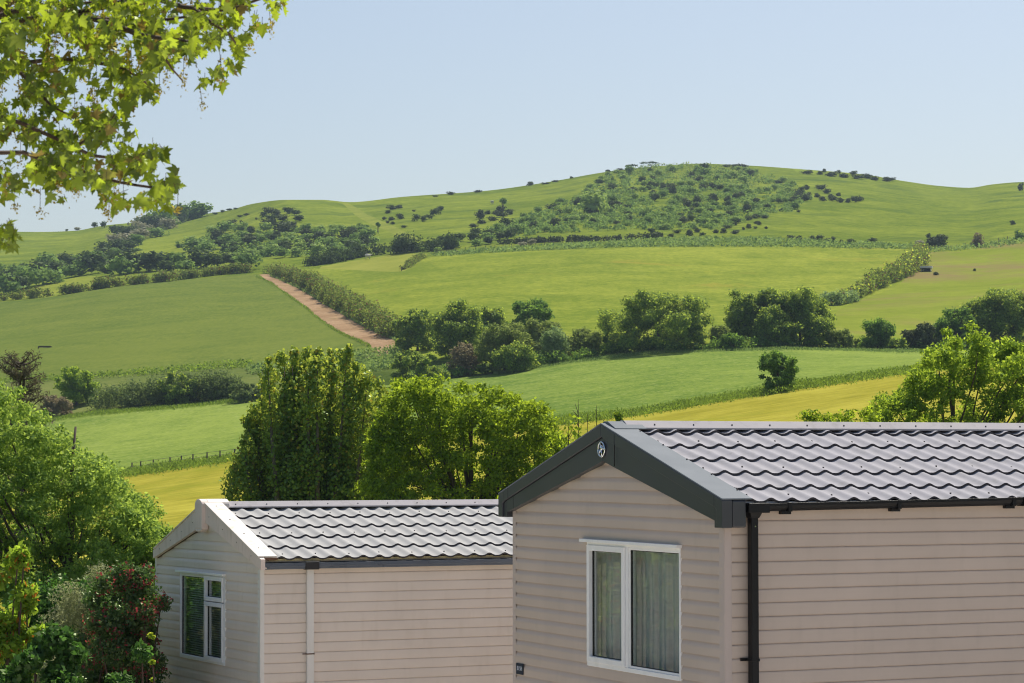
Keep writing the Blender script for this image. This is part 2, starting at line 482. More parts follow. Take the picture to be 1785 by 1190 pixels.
def build_land():
    rings = [poly_smooth(p) for _, p in FIELDS]
    skx = np.concatenate([np.arange(-9000, -300, 300), np.arange(-300, 2300, 10), np.arange(2300, 9501, 300)]).astype(float)
    sky_pts = np.stack([skx, ev(SKY, skx)], 1)
    pts = [sky_pts]
    xs_in = np.arange(-120, 1910, 9.0)
    for py in np.arange(284, 780, 4.0):
        xs = xs_in + (4.5 if int(py / 4) % 2 else 0)
        top = ev(SKY, xs)
        ok = py > top + 2.5
        pts.append(np.stack([xs[ok], np.full(ok.sum(), py)], 1))
    for py in np.arange(780, 1240, 14.0):
        pts.append(np.stack([xs_in[::2], np.full(len(xs_in[::2]), py)], 1))
    for py in list(np.arange(290, 800, 12.0)) + list(np.arange(800, 1240, 30.0)):
        xs = np.concatenate([np.arange(-1600, -120, 60), np.arange(1920, 3000, 60)]); top = ev(SKY, xs)
        ok = py > top + 6
        pts.append(np.stack([xs[ok], np.full(ok.sum(), py)], 1))
        xs = np.concatenate([np.arange(-9000, -1600, 370), np.arange(3000, 9501, 370)]); top = ev(SKY, xs)
        ok = py > top + 10
        pts.append(np.stack([xs[ok], np.full(ok.sum(), py)], 1))
    for py in (1240, 1300, 1380, 1480, 1600, 1760, 1950):
        xs = np.concatenate([np.arange(-9000, -900, 370), np.arange(-900, 2700, 60), np.arange(2700, 9501, 370)])
        pts.append(np.stack([xs, np.full(len(xs), py)], 1))
    V = np.concatenate(pts + rings)
    edges = [(i, i + 1) for i in range(len(sky_pts) - 1)]
    b = len(V) - sum(len(r) for r in rings)
    for r in rings:
        n = len(r)
        edges += [(b + i, b + (i + 1) % n) for i in range(n)]
        b += n
    res = delaunay_2d_cdt([Vector((float(a), float(c))) for a, c in V], edges, [], 0, 0.02)
    v2 = np.array([tuple(v) for v in res[0]]); f = np.array([t for t in res[2] if len(t) == 3])
    cen = v2[f].mean(1)
    keep = cen[:, 1] > ev(SKY, cen[:, 0]) - 0.05
    f = f[keep]; cen = cen[keep]
    P = G(v2[:, 0], v2[:, 1])
    # make faces point up
    a = P[f[:, 1]] - P[f[:, 0]]; c = P[f[:, 2]] - P[f[:, 0]]
    nz = a[:, 0] * c[:, 1] - a[:, 1] * c[:, 0]
    fl = nz < 0
    f[fl] = f[fl][:, ::-1]
    which = np.full(len(f), -1)
    for i, r in enumerate(rings):
        m = (which < 0) & inside(cen, r)
        which[m] = i
    base = which < 0
    hill = base & (cen[:, 1] < ev(L3, cen[:, 0]) + 8)
    def emit(name, mask, mat, extra=None):
        ff = f[mask]
        used, inv = np.unique(ff, return_inverse=True)
        vv = P[used]; ff = inv.reshape(-1, 3)
        if extra is not None:
            ev_, ef = extra
            ff = np.concatenate([ff, ef + len(vv)]); vv = np.concatenate([vv, ev_])
        me = mesh_np(name, vv, ff, smooth=True)
        tag(link(name, me, [mat]), kind='structure')
    for i, (nm, _) in enumerate(FIELDS):
        emit(nm, which == i, FIELD_MATS[nm])
    # far side of the hills
    S = G(sky_pts[:, 0], sky_pts[:, 1])
    rows = [S]
    for k, (dd, dz) in enumerate([(60, -1.5), (160, -10), (400, -45), (900, -120), (2200, -170)]):
        q = S.copy(); q[:, 1] += dd; q[:, 0] *= (q[:, 1] / S[:, 1]); q[:, 2] = np.maximum(S[:, 2] + dz, -20)
        rows.append(q)
    n = len(S); ef = []
    for r in range(len(rows) - 1):
        for i in range(n - 1):
            a, b2, c2, d2 = r * n + i, r * n + i + 1, (r + 1) * n + i + 1, (r + 1) * n + i
            ef += [(a, b2, c2), (a, c2, d2)]
    emit('hillside', hill, HILL_MAT, (np.concatenate(rows), np.array(ef)))
    # land behind the camera
    fx = np.concatenate([np.arange(-9000, -900, 370), np.arange(-900, 2700, 60), np.arange(2700, 9501, 370)]).astype(float)
    A = G(fx, np.full(len(fx), 1950.0))
    B = A.copy(); B[:, 1] = 4; B[:, 0] = A[:, 0] * 1.5
    C_ = A.copy(); C_[:, 1] = -120; C_[:, 0] = A[:, 0] * 8
    B[:, 2] = C_[:, 2] = A[:, 2].mean()
    n = len(A); ef = []
    for r in range(2):
        for i in range(n - 1):
            a, b2, c2, d2 = r * n + i, r * n + i + 1, (r + 1) * n + i + 1, (r + 1) * n + i
            ef += [(a, c2, b2), (a, d2, c2)]
    emit('ground', base & ~hill, GROUND_MAT, (np.concatenate([A, B, C_]), np.array(ef)))
build_land()
def pitch():
    """pale ground added unseen to bounce sunlight onto the shaded caravan walls"""
    xs = np.linspace(-7.5, 22, 46); ys = np.linspace(-40, 31, 50)
    P = []
    for y in ys:
        for x in xs:
            Dn = max(y, 10.2)
            px = CX + F * x / (Dn * 1.0)
            j, t = colidx(np.array([px])); col = TAB[j[0]] * (1 - t[0]) + TAB[j[0] + 1] * t[0]
            py = float(np.interp(math.log(Dn), LDS, col)); z = W3(px, py, Dn).z
            P.append((x + (0.6 * math.sin(y * .5) if x < -3 else 0), y, z + .06))
    n = len(xs); Fc = [(r * n + i, r * n + i + 1, (r + 1) * n + i + 1, (r + 1) * n + i) for r in range(len(ys) - 1) for i in range(n - 1)]
    tag(link('bounce_ground', mesh_np('bounce_ground', np.array(P), np.array(Fc), smooth=True), [field_mat('pale_bounce', (0.74, 0.66, 0.56), (0.95, 0.88, 0.78), big=0.3, fine=6)]), kind='structure')
pitch()  # unseen pale reflector ground, added to brighten the walls

# ------------------------------------------------------------------ static caravans
MC = {
    'siding_taupe': painted('siding_taupe', (0.545, 0.450, 0.385), 0.5, 0.05, 1.5, dirt=((0.30, 0.25, 0.20), 0.12)),
    'siding_cream': painted('siding_cream', (0.74, 0.645, 0.56), 0.5, 0.05, 1.5, dirt=((0.45, 0.36, 0.25), 0.15)),
    'trim_taupe': painted('trim_taupe', (0.52, 0.435, 0.395), 0.5, 0.04, 2),
    'trim_cream': painted('trim_cream', (0.76, 0.73, 0.68), 0.5, 0.04, 2, dirt=((0.4, 0.36, 0.28), 0.3)),
    'anthracite': painted('anthracite', (0.046, 0.050, 0.058), 0.36, 0.06, 2),
    'tile_r': painted('tile_grey', (0.36, 0.355, 0.385), 0.8, 0.06, 2.2, dirt=((0.24, 0.24, 0.235), 0.45), spec=0.1),
    'tile_l': painted('tile_pale_grey', (0.41, 0.41, 0.405), 0.8, 0.04, 2.2, dirt=((0.32, 0.32, 0.30), 0.4), spec=0.1),
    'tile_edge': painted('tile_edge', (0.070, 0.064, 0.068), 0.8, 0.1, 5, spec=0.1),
    'cap_pale': painted('cap_pale', (0.43, 0.41, 0.425), 0.85, 0.05, 3, dirt=((0.22, 0.21, 0.19), 0.4), spec=0.12),
    'black_pvc': painted('black_pvc', (0.010, 0.010, 0.011), 0.4, 0.1, 3, spec=0.22),
    'grey_pvc': painted('grey_pvc', (0.11, 0.13, 0.16), 0.3, 0.1, 3),
    'white_upvc': painted('white_upvc', (0.88, 0.88, 0.88), 0.35, 0.03, 3, dirt=((0.5, 0.5, 0.42), 0.15)),
    'cream_wood': painted('cream_board', (0.78, 0.65, 0.57), 0.6, 0.05, 4, dirt=((0.36, 0.25, 0.14), 0.35)),
    'cream_cap': painted('cream_cap', (0.74, 0.68, 0.60), 0.55, 0.05, 5, dirt=((0.42, 0.27, 0.14), 0.5)),
    'dark_screw': painted('dark_screw', (0.03, 0.025, 0.025), 0.5, 0.1, 3),
    'rot_wood_and_shade': painted('rotten_wood_and_shade', (0.12, 0.06, 0.035), 0.8, 0.3, 30),
    'moss': painted('mossy_strip', (0.45, 0.38, 0.20), 0.8, 0.4, 12),
    'plate_navy': painted('plate_navy', (0.015, 0.02, 0.045), 0.4, 0.05, 3),
    'plate_text': painted('plate_text', (0.62, 0.66, 0.75), 0.5, 0.03, 3),
    'rubber': painted('rubber', (0.02, 0.02, 0.02), 0.6, 0.1, 3),
    'room': painted('room_lining', (0.55, 0.52, 0.48), 0.8, 0.05, 3),
    'blind': painted('blind_slat', (0.72, 0.72, 0.66), 0.5, 0.04, 3),
}
def chrome():
    t = NT('chrome'); t.bsdf((0.75, 0.77, 0.8), 0.12, 1.0); return t.mat
MC['chrome'] = chrome()
def capmat():  # same anthracite metal, lightened: sky reflection put into its base colour
    t = NT('anthracite_sky_lit'); n = t.noise(t.pos(obj=True), 3, 4)
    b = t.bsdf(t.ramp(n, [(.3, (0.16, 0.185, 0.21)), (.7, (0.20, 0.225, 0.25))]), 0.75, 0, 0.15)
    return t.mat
MC['cap_sky_lit'] = capmat()
def glass_mat():
    t = NT('window_glass')
    fr = t.add('ShaderNodeLayerWeight'); fr.inputs[0].default_value = 0.5
    tr = t.add('ShaderNodeBsdfTransparent'); tr.inputs[0].default_value = (0.92, 0.95, 0.94, 1)
    gl = t.add('ShaderNodeBsdfGlossy'); gl.inputs['Roughness'].default_value = 0.015; gl.inputs[0].default_value = (1, 1, 1, 1)
    wob = t.noise(t.pos(obj=True), 1.2, 2)
    bp = t.add('ShaderNodeBump'); bp.inputs['Strength'].default_value = 0.05; bp.inputs['Distance'].default_value = 0.05
    t.l.new(wob, bp.inputs['Height']); t.l.new(bp.outputs[0], gl.inputs['Normal'])
    mx = t.add('ShaderNodeMixShader')
    f2 = t.math('ADD', t.math('MULTIPLY', t.math('POWER', fr.outputs['Facing'], 5.0), 0.96), 0.04)
    t.l.new(f2, mx.inputs[0]); t.l.new(tr.outputs[0], mx.inputs[1]); t.l.new(gl.outputs[0], mx.inputs[2])
    t.l.new(mx.outputs[0], t.out.inputs['Surface'])
    return t.mat
MC['glass'] = glass_mat()
def curtain_mat():
    t = NT('sheer_curtain')
    n = t.noise(t.pos((30, 30, 0.6), obj=True), 2, 3)
    d = t.add('ShaderNodeBsdfDiffuse'); t.l.new(t.ramp(n, [(0.3, (0.44, 0.49, 0.53)), (0.7, (0.62, 0.68, 0.72))]), d.inputs[0])
    tl = t.add('ShaderNodeBsdfTranslucent'); tl.inputs[0].default_value = (0.6, 0.62, 0.6, 1)
    tp = t.add('ShaderNodeBsdfTransparent')
    a = t.add('ShaderNodeMixShader'); a.inputs[0].default_value = 0.4
    t.l.new(d.outputs[0], a.inputs[1]); t.l.new(tl.outputs[0], a.inputs[2])
    b = t.add('ShaderNodeMixShader'); b.inputs[0].default_value = 0.18
    t.l.new(a.outputs[0], b.inputs[1]); t.l.new(tp.outputs[0], b.inputs[2])
    t.l.new(b.outputs[0], t.out.inputs['Surface'])
    return t.mat
MC['curtain'] = curtain_mat()

def siding(w_top, w_bot, pitch, row0, span, hole=None, deep=1.0, flat=False):
    """list of quads of a lapped cladding sheet; span(w)->(a,b) along the wall; hole=(a0,a1,w0,w1).
    returns verts (a, out, w) and faces"""
    prof = [(0.0, 0.010), (0.52, 0.0105), (0.66, 0.0090), (0.82, 0.0050), (0.94, 0.0015), (0.999, 0.0005)]
    if flat: prof = [(0.0, 0.0125), (0.45, 0.0128), (0.80, 0.0118), (0.88, 0.0090), (0.925, 0.0015), (0.999, 0.0005)]
    prof = [(a, b * deep) for a, b in prof]
    k0 = int(math.floor((w_bot - row0) / pitch)) - 1
    k1 = int(math.ceil((w_top - row0) / pitch)) + 1
    seq = []
    for k in range(k0, k1 + 1):
        for fr, o in prof:
            seq.append((row0 + (k + fr) * pitch, o))
    def at(w):
        for i in range(len(seq) - 1):
            if seq[i][0] <= w <= seq[i + 1][0]:
                t = (w - seq[i][0]) / max(1e-9, seq[i + 1][0] - seq[i][0])
                return seq[i][1] * (1 - t) + seq[i + 1][1] * t
        return 0
    cuts = [w_bot, w_top] + ([hole[2], hole[3]] if hole else [])
    lv = [(w, o) for w, o in seq if w_bot < w < w_top] + [(c, at(c)) for c in cuts]
    lv.sort(key=lambda t: t[0])
    V, Fc = [], []
    for (wa, oa), (wb, ob) in zip(lv[:-1], lv[1:]):
        if wb - wa < 1e-7: continue
        sa, sb = span(wa), span(wb)
        if sa[1] - sa[0] < 1e-4 and sb[1] - sb[0] < 1e-4: continue
        mid = (wa + wb) / 2
        parts = [((sa[0], sa[1]), (sb[0], sb[1]))]
        if hole and hole[2] < mid < hole[3]:
            parts = [((sa[0], hole[0]), (sb[0], hole[0])), ((hole[1], sa[1]), (hole[1], sb[1]))]
        for pa, pb in parts:
            b = len(V)
            V += [(pa[0], oa, wa), (pa[1], oa, wa), (pb[1], ob, wb), (pb[0], ob, wb)]
            Fc.append((b, b + 1, b + 2, b + 3))
    return V, Fc

def wave(t):
    """tile section: narrow crest, wide shallow trough; crest at t=0"""
    c = math.cos(2 * math.pi * t)
    return (((c + 1) / 2) ** 1.6)

def roof_side(c, sign, u0, u1):
    """tile sheet of one slope: sign=+1 the near slope, -1 the far one"""
    rows = c['rows']; pitch = 0.178; n_per = 12
    nu = int((u1 - u0) / pitch * n_per)
    us = [u0 + (u1 - u0) * i / nu for i in range(nu + 1)]
    V, Fc, MI = [], [], []
    A = 0.026
    def put(v, hh):
        base = len(V)
        w0 = c['crest0'] + c['slope'] * v - (c.get('far_drop', 0) * (c['mid'] - v) if sign < 0 else 0)
        for u in us:
            w = w0 - A + A * wave((u - c['crest_u']) / pitch) + hh
            vv = v if sign > 0 else 2 * c['mid'] - v
            V.append((u, vv, w))
        return base
    def strip(a, b, mi):
        for i in range(nu):
            Fc.append((a + i, a + i + 1, b + i + 1, b + i)); MI.append(mi)
    ends = rows[1:] + [c['mid'] - 0.03]
    for r, (va, vb) in enumerate(zip(rows, ends)):
        e0 = put(va, 0.0)
        e1 = put(vb + 0.03, -0.0210)
        strip(e0, e1, 0)
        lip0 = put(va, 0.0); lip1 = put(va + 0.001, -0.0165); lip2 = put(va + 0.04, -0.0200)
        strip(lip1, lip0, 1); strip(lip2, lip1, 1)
    me = bpy.data.meshes.new('roof_tiles')
    me.from_pydata(V, [], Fc)
    me.polygons.foreach_set('material_index', MI)
    me.polygons.foreach_set('use_smooth', [m == 0 for m in MI])
    me.update()
    return me

def add_to(o, mb, mat):
    """nail heads and the like become part of the sheet they hold"""
    import bmesh
    me = o.data; me.materials.append(mat); mi = len(me.materials) - 1
    bm = bmesh.new(); bm.from_mesh(me)
    vs_ = [bm.verts.new(v) for v in mb.v]
    for f in mb.f:
        q = bm.faces.new([vs_[i] for i in f]); q.material_index = mi
    bm.to_mesh(me); bm.free()

def make_window(root, cells, v0, v1, w0, w1, sill_v, head, name='window'):
    """v0<v1; cells = list of (va, vb, wa, wb, opening_sash)"""
    m = MB()
    fr = 0.022
    m.box((-0.020, v0, w0), (0.05, v0 + fr, w1)); m.box((-0.020, v1 - fr, w0), (0.05, v1, w1))
    m.box((-0.020, v0 + fr, w1 - fr), (0.05, v1 - fr, w1)); m.box((-0.024, v0 + fr, w0), (0.05, v1 - fr, w0 + 0.035))
    win = m.build(name, MC['white_upvc'], root, bevel=0.003)
    hd = MB(); hd.prism_u([(v0 - 0.005, w1 + 0.0), (v1 + 0.075, w1 + 0.0), (v1 + 0.075, w1 + 0.026), (v0 - 0.005, w1 + 0.026)], -0.055, 0.0)
    hd.build('drip_head', MC['white_upvc'], win, bevel=0.004)
    k = 0
    for va, vb, wa, wb, openable in cells:
        s = MB(); t = 0.045 if openable else 0.018; uf = -0.036 if openable else -0.012
        s.box((uf, va, wa), (0.03, va + t, wb)); s.box((uf, vb - t, wa), (0.03, vb, wb))
        s.box((uf, va + t, wb - t), (0.03, vb - t, wb)); s.box((uf, va + t, wa), (0.03, vb - t, wa + t))
        s.build('sash', MC['white_upvc'], win, bevel=0.004)
        gk = MB(); g = 0.006
        va2, vb2, wa2, wb2 = va + t, vb - t, wa + t, wb - t
        gk.box((-0.004, va2, wa2), (0.012, va2 + g, wb2)); gk.box((-0.004, vb2 - g, wa2), (0.012, vb2, wb2))
        gk.box((-0.004, va2 + g, wb2 - g), (0.012, vb2 - g, wb2)); gk.box((-0.004, va2 + g, wa2), (0.012, vb2 - g, wa2 + g))
        gk.build('gasket', MC['rubber'], win)
        p = MB(); p.box((0.002, va2 + 0.001, wa2 + 0.001), (0.006, vb2 - 0.001, wb2 - 0.001))
        p.build('pane', MC['glass'], win)
        k += 1
    return win

def caravan(c):
    u, v, w = c['axes']
    root = bpy.data.objects.new('static_caravan', None)
    mw = Matrix(((u.x, v.x, w.x, 0), (u.y, v.y, w.y, 0), (u.z, v.z, w.z, 0), (0, 0, 0, 1)))
    mw.translation = Vector(c['pos']) + Vector((0, 0, ZC))
    root.matrix_world = mw
    COL.objects.link(root)
    tag(root, c['label'], 'static caravan', 'static caravans')
    Wd, Ln, mid = 3.66, c['len'], 1.83
    ap, sl = c['wall_apex'], c['slope']
    eave = ap - sl * mid
    wb = c['base']
    # gable wall
    def span(w_):
        if w_ <= eave: return (0.012, Wd - 0.012)
        h = (ap - w_) / sl
        return (mid - max(h, 0), mid + max(h, 0))
    H = c['hole']
    V, Fc = siding(ap, wb, c['pitch'], 0.0, span, H, 1.55)
    me = bpy.data.meshes.new('gable_wall'); me.from_pydata([(-o, a, w_) for a, o, w_ in V], [], Fc); me.update()
    link('gable_wall', me, [c['siding']], root)
    # reveal round the window opening and the wall core
    mcore = MB()
    x0, x1 = 0.0015, 0.06
    a0, a1, h0, h1 = H
    mcore.box((x0, 0.012, wb), (x1, a0, eave - 0.01)); mcore.box((x0, a1, wb), (x1, Wd - 0.012, eave - 0.01))
    mcore.box((x0, a0, wb), (x1, a1, h0)); mcore.box((x0, a0, h1), (x1, a1, eave - 0.01))
    mcore.box((Ln - 0.06, 0.012, wb), (Ln, Wd - 0.012, eave - 0.01))
    mcore.prism_u([(0.03, eave - 0.008), (Wd - 0.03, eave - 0.008), (mid, ap - 0.02)], x0, x1)
    mcore.prism_u([(0.03, eave - 0.008), (Wd - 0.03, eave - 0.008), (mid, ap - 0.02)], Ln - 0.06, Ln)
    mcore.box((x1, 0.012, wb + 0.3), (Ln - 0.06, Wd - 0.012, wb + 0.35))
    mcore.build('inner_wall', MC['room'], root)
    # side walls
    for sgn in (0, 1):
        V, Fc = siding(c['side_top'], wb, c['pitch'], 0.0, lambda w_: (0.012, Ln), (0.7, 3.4, -1.2, 0.40) if sgn and Ln < 10 else None, 1.0, True)  # unseen far wall of one caravan gets an added opening that brightens the room
        me = bpy.data.meshes.new('side_wall')
        if sgn == 0: me.from_pydata([(a, -o, w_) for a, o, w_ in V], [], Fc)
        else: me.from_pydata([(a, Wd + o, w_) for a, o, w_ in V], [], Fc)
        me.update()
        link('side_wall', me, [c['siding']], root)
        b = MB(); y = 0.0015 if sgn == 0 else Wd - 0.0015
        y2 = y + (0.05 if sgn == 0 else -0.05)
        if sgn == 0 or Ln > 10: b.box((0.06, y, wb), (Ln - 0.06, y2, c['side_top']))
        else:
            b.box((0.06, y, wb), (0.7, y2, c['side_top'])); b.box((3.4, y, wb), (Ln - 0.06, y2, c['side_top']))
            b.box((0.7, y, wb), (3.4, y2, -1.2)); b.box((0.7, y, 0.40), (3.4, y2, c['side_top']))
        b.build('side_lining', MC['room'], root)
    # corner trims
    for (va, vb, vo, vi) in ((-0.016, 0.062, -0.016, 0), (Wd - 0.062, Wd + 0.016, 0, 0)):
        t = MB()
        if va < 0.5:
            t.prism_u([(-0.016, wb), (0.060, wb), (0.060, c['trim_top']), (-0.016, c['trim_top'])], -0.016, -0.0115 + 0.001)
            t.box((-0.0105, -0.016, wb), (c['trim_side'], -0.0112, c['trim_top']))
        else:
            t.prism_u([(Wd - 0.045, wb), (Wd + 0.016, wb), (Wd + 0.016, c['trim_top']), (Wd - 0.045, c['trim_top'])], -0.016, -0.0115 + 0.001)
            t.box((-0.0105, Wd + 0.0112, wb), (0.05, Wd + 0.016, c['trim_top']))
        t.build('corner_trim', c['trim'], root, bevel=0.003)
    # roof
    for sgn in (1, -1):
        me = roof_side(c, sgn, c['roof_u0'], Ln + 0.05)
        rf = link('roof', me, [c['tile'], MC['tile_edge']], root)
        if sgn == 1:
            s = MB(); pitch = 0.178; rng = random.Random(3)
            for r, va in enumerate(c['rows'][:-0 or None]):
                if r % 2 == 1 and r != 5: continue
                for k in range(int(Ln / pitch)):
                    if (k + r) % 2: continue
                    uu = c['crest_u'] + (k + 0.42) * pitch + rng.uniform(-.01, .01); vv = va + 0.17 + rng.uniform(-.02, .02)
                    ww = c['crest0'] + sl * vv - 0.026 - 0.008
                    s.tube([(uu, vv, ww - 0.004), (uu - 0.0, vv - 0.002, ww + 0.009)], [0.008, 0.006], 6)
            add_to(rf, s, MC['dark_screw'])
    # closure under the bottom tiles
    cl = MB(); v_e = c['rows'][0]
    cl.box((c['roof_u0'], v_e + 0.012, c['crest0'] + sl * v_e - 0.052), (Ln, v_e + 0.05, c['crest0'] + sl * v_e - 0.028))
    cl.build('eaves_strip', c['closure'], root)
    # soffit / roof deck so that no light leaks in
    dk = MB(); fd = c.get('far_drop', 0) * (mid - v_e)
    dk.prism_u([(v_e + 0.03, c['crest0'] + sl * (v_e + .03) - 0.07), (mid, c['crest0'] + sl * mid - 0.07), (2 * mid - v_e - 0.03, c['crest0'] + sl * (v_e + .03) - 0.07 - fd),
                (2 * mid - v_e - 0.03, c['crest0'] + sl * (v_e + .03) - 0.055 - fd), (mid, c['crest0'] + sl * mid - 0.055), (v_e + 0.03, c['crest0'] + sl * (v_e + .03) - 0.055)], -0.002, Ln)
    dk.build('roof_deck', MC['room'], root)
    # ridge cap
    rc = MB(); hr = c['crest0'] + sl * mid; wv = 0.125
    rc.prism_u([(mid - wv, hr - sl * wv + 0.006), (mid - 0.03, hr + c['ridge_h']), (mid + 0.03, hr + c['ridge_h']), (mid + wv, hr - sl * wv + 0.006),
                (mid + wv - .004, hr - sl * wv - 0.008), (mid + 0.02, hr + c['ridge_h'] - 0.012), (mid - 0.02, hr + c['ridge_h'] - 0.012), (mid - wv + .004, hr - sl * wv - 0.008)], c['roof_u0'] - 0.0, Ln)
    ro = rc.build('ridge_cap', c['cap'], root, bevel=0.004)
    s = MB()
    for k in range(int(Ln / 0.355)):
        uu = c['roof_u0'] + 0.25 + k * 0.355
        s.tube([(uu, mid - 0.085, hr - sl * 0.085 + 0.014), (uu, mid - 0.088, hr - sl * 0.085 + 0.028)], [0.008, 0.006], 6)
    add_to(ro, s, MC['dark_screw'])
    return root

# --- the dark-trimmed caravan
def axes(yaw, tx, ty):
    c_, s_ = math.cos(yaw), math.sin(yaw)
    u = Vector((s_, c_, tx)).normalized(); v = Vector((-c_, s_, ty)); v = (v - u * v.dot(u)).normalized(); w = u.cross(v)
    return u, v, w
CR = dict(axes=axes(1.14101, .00315, .00487), pos=(1.5515, 18.07964, -1.04796), len=9.6, label='taupe clad static caravan with dark anthracite bargeboards and black gutter',
          wall_apex=1.27, slope=0.2905, base=-1.75, hole=(0.645, 2.225, -0.52, 0.475), pitch=0.1003, siding=MC['siding_taupe'], side_top=0.80, trim=MC['trim_taupe'],
          trim_top=0.70, trim_side=0.048, rows=[-0.10, 0.225, 0.585, 0.945, 1.295, 1.67], crest0=0.893, mid=1.83, crest_u=0.155, tile=MC['tile_r'], roof_u0=0.10, closure=MC['cap_pale'],
          cap=MC['cap_pale'], ridge_h=0.028)
CR_ROOT = caravan(CR)

def lerp(a, b, t): return a + (b - a) * t

def anthracite_gable(root):
    A = MC['anthracite']; mid = 1.84
    outer = lambda v: 1.420 - 0.2925 * abs(v - mid)
    bot = lambda v: 1.125 - 0.2375 * abs(v - mid)
    groove = lambda v: outer(v) - lerp(0.100, 0.088, abs(v - mid) / 1.9)
    vr, vl = -0.113, 3.826
    for sg, ve in ((1, vr), (-1, vl)):
        vin = ve + sg * 0.145      # inner edge of the end box
        vg = ve + sg * 0.085       # where the upper band turns down
        # upper band, proud of the lower board
        m = MB()
        band = [(mid, outer(mid)), (ve, outer(ve)), (ve, 0.645), (vg, 0.645), (vg, groove(vg) - 0.012), (vg + sg * 0.035, groove(vg + sg * 0.035)), (mid, groove(mid))]
        # split in two convex-ish pieces
        m.prism_u([(mid, outer(mid)), (ve + sg * 0.12, outer(ve + sg * 0.12)), (ve + sg * 0.12, groove(ve + sg * 0.12)), (mid, groove(mid))], -0.085, 0.0)
        m.prism_u([(ve + sg * 0.12, outer(ve + sg * 0.12)), (ve, outer(ve)), (ve, 0.645), (vg, 0.645), (vg, groove(vg) - 0.010), (ve + sg * 0.12, groove(ve + sg * 0.12))], -0.085, 0.0)
        m.build('bargeboard', A, root, bevel=0.006)
        # lower board
        m = MB()
        m.prism_u([(mid, groove(mid) - 0.003), (vin, groove(vin) - 0.003), (vin, bot(vin)), (mid - sg * 0.16, bot(mid - sg * 0.16)), (mid, bot(mid) + 0.004)], -0.068, 0.0)
        m.prism_u([(vin, groove(vin) - 0.004), (vg + sg * 0.002, groove(vg) - 0.014), (vg + sg * 0.002, 0.645), (vin, 0.645)], -0.069, 0.0)
        m.build('lower_board', A, root, bevel=0.004)
        # top capping, wide, lapping over the tiles
        m = MB(); th = 0.012
        for (a, b) in (((-0.087), 0.165),):
            m.prism_u([(mid, outer(mid) + th), (ve, outer(ve) + th), (ve, outer(ve) + 0.0015), (mid, outer(mid) + 0.0015)], a, b)
        vc = m.build('verge_cap', MC['cap_sky_lit'], root, bevel=0.006)
        # end box
        m = MB()
        v0, v1 = sorted((ve - sg * 0.002, ve + sg * 0.10))
        m.box((0.001, v0, 0.647), (0.117, v1, outer(ve) - 0.002))
        m.build('end_box', A, root, bevel=0.012)
        s = MB()
        for k in range(5):
            vv = lerp(mid, ve, (k + 0.6) / 5.1)
            s.tube([(0.150, vv, outer(vv) + th), (0.150, vv - 0.003, outer(vv) + th + 0.010)], [0.008, 0.006], 6)
        add_to(vc, s, MC['dark_screw'])
    # ridge piece over the apex
    m = MB()
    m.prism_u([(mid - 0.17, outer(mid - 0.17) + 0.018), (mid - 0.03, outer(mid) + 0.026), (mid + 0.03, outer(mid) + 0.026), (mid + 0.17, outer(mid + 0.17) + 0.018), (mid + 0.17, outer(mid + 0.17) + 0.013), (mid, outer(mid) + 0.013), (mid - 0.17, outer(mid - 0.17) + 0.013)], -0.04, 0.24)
    m.build('ridge_end', MC['cap_sky_lit'], root, bevel=0.006)
    # joints in the boards
    m = MB()
    m.box((-0.0865, 1.602, bot(1.60) + 0.02), (-0.080, 1.606, outer(1.60) - 0.005))
    m.box((-0.0865, 3.62, groove(3.62)), (-0.080, 3.624, outer(3.62) - 0.005))
    m.box((-0.0695, 3.545, bot(3.545) + 0.0), (-0.066, 3.549, groove(3.545) - 0.006))
    m.build('board_joint', MC['rubber'], root)
    # soffit boards
    m = MB()
    for sg, ve in ((1, vr), (-1, vl)):
        vin = ve + sg * 0.145
        m.prism_u([(mid, bot(mid) + 0.03), (vin, bot(vin) + 0.03), (vin, bot(vin) + 0.04), (mid, bot(mid) + 0.04)], -0.066, -0.011)
    m.build('soffit', MC['trim_taupe'], root)
    # round chrome badge: a ring, a domed boss and three spokes
    cyv, cw, rr = 1.841, 1.222, 0.058
    em = MB(); n = 40
    ring = []
    for i in range(n):
        a = 2 * math.pi * i / n
        for j in range(8):
            b = 2 * math.pi * j / 8
            rad = rr + 0.0075 * math.cos(b)
            ring.append((-0.078 - 0.009 * math.sin(b), cyv + rad * math.cos(a), cw + rad * math.sin(a)))
    em.add(ring, [(i * 8 + j, i * 8 + (j + 1) % 8, ((i + 1) % n) * 8 + (j + 1) % 8, ((i + 1) % n) * 8 + j) for i in range(n) for j in range(8)])
    badge = em.build('badge', MC['chrome'], root, smooth=True)
    d = MB(); ds = []
    for i in range(7):
        th_ = math.pi / 2 * i / 6
        for j in range(20):
            a = 2 * math.pi * j / 20
            ds.append((-0.071 - 0.020 * math.sin(th_), cyv + 0.024 * math.cos(th_) * math.cos(a), cw + 0.012 + 0.024 * math.cos(th_) * math.sin(a)))
    d.add(ds, [(i * 20 + j, i * 20 + (j + 1) % 20, (i + 1) * 20 + (j + 1) % 20, (i + 1) * 20 + j) for i in range(6) for j in range(20)])
    d.build('boss', MC['chrome'], badge, smooth=True)
    sp = MB()
    for a in (60, 178, 262, 318):
        ca, sa = math.cos(R(a)), math.sin(R(a))
        sp.tube([(-0.078, cyv + 0.012 * ca, cw + 0.01 + 0.012 * sa), (-0.080, cyv + rr * ca, cw + rr * sa)], [0.009, 0.006], 6)
    sp.build('spoke', MC['chrome'], badge, smooth=True)
    bk = MB(); bk.tube([(-0.0675, cyv, cw), (-0.0715, cyv, cw)], [rr - 0.004, rr - 0.004], 32)
    bk.build('badge_back', MC['black_pvc'], badge)
anthracite_gable(CR_ROOT)

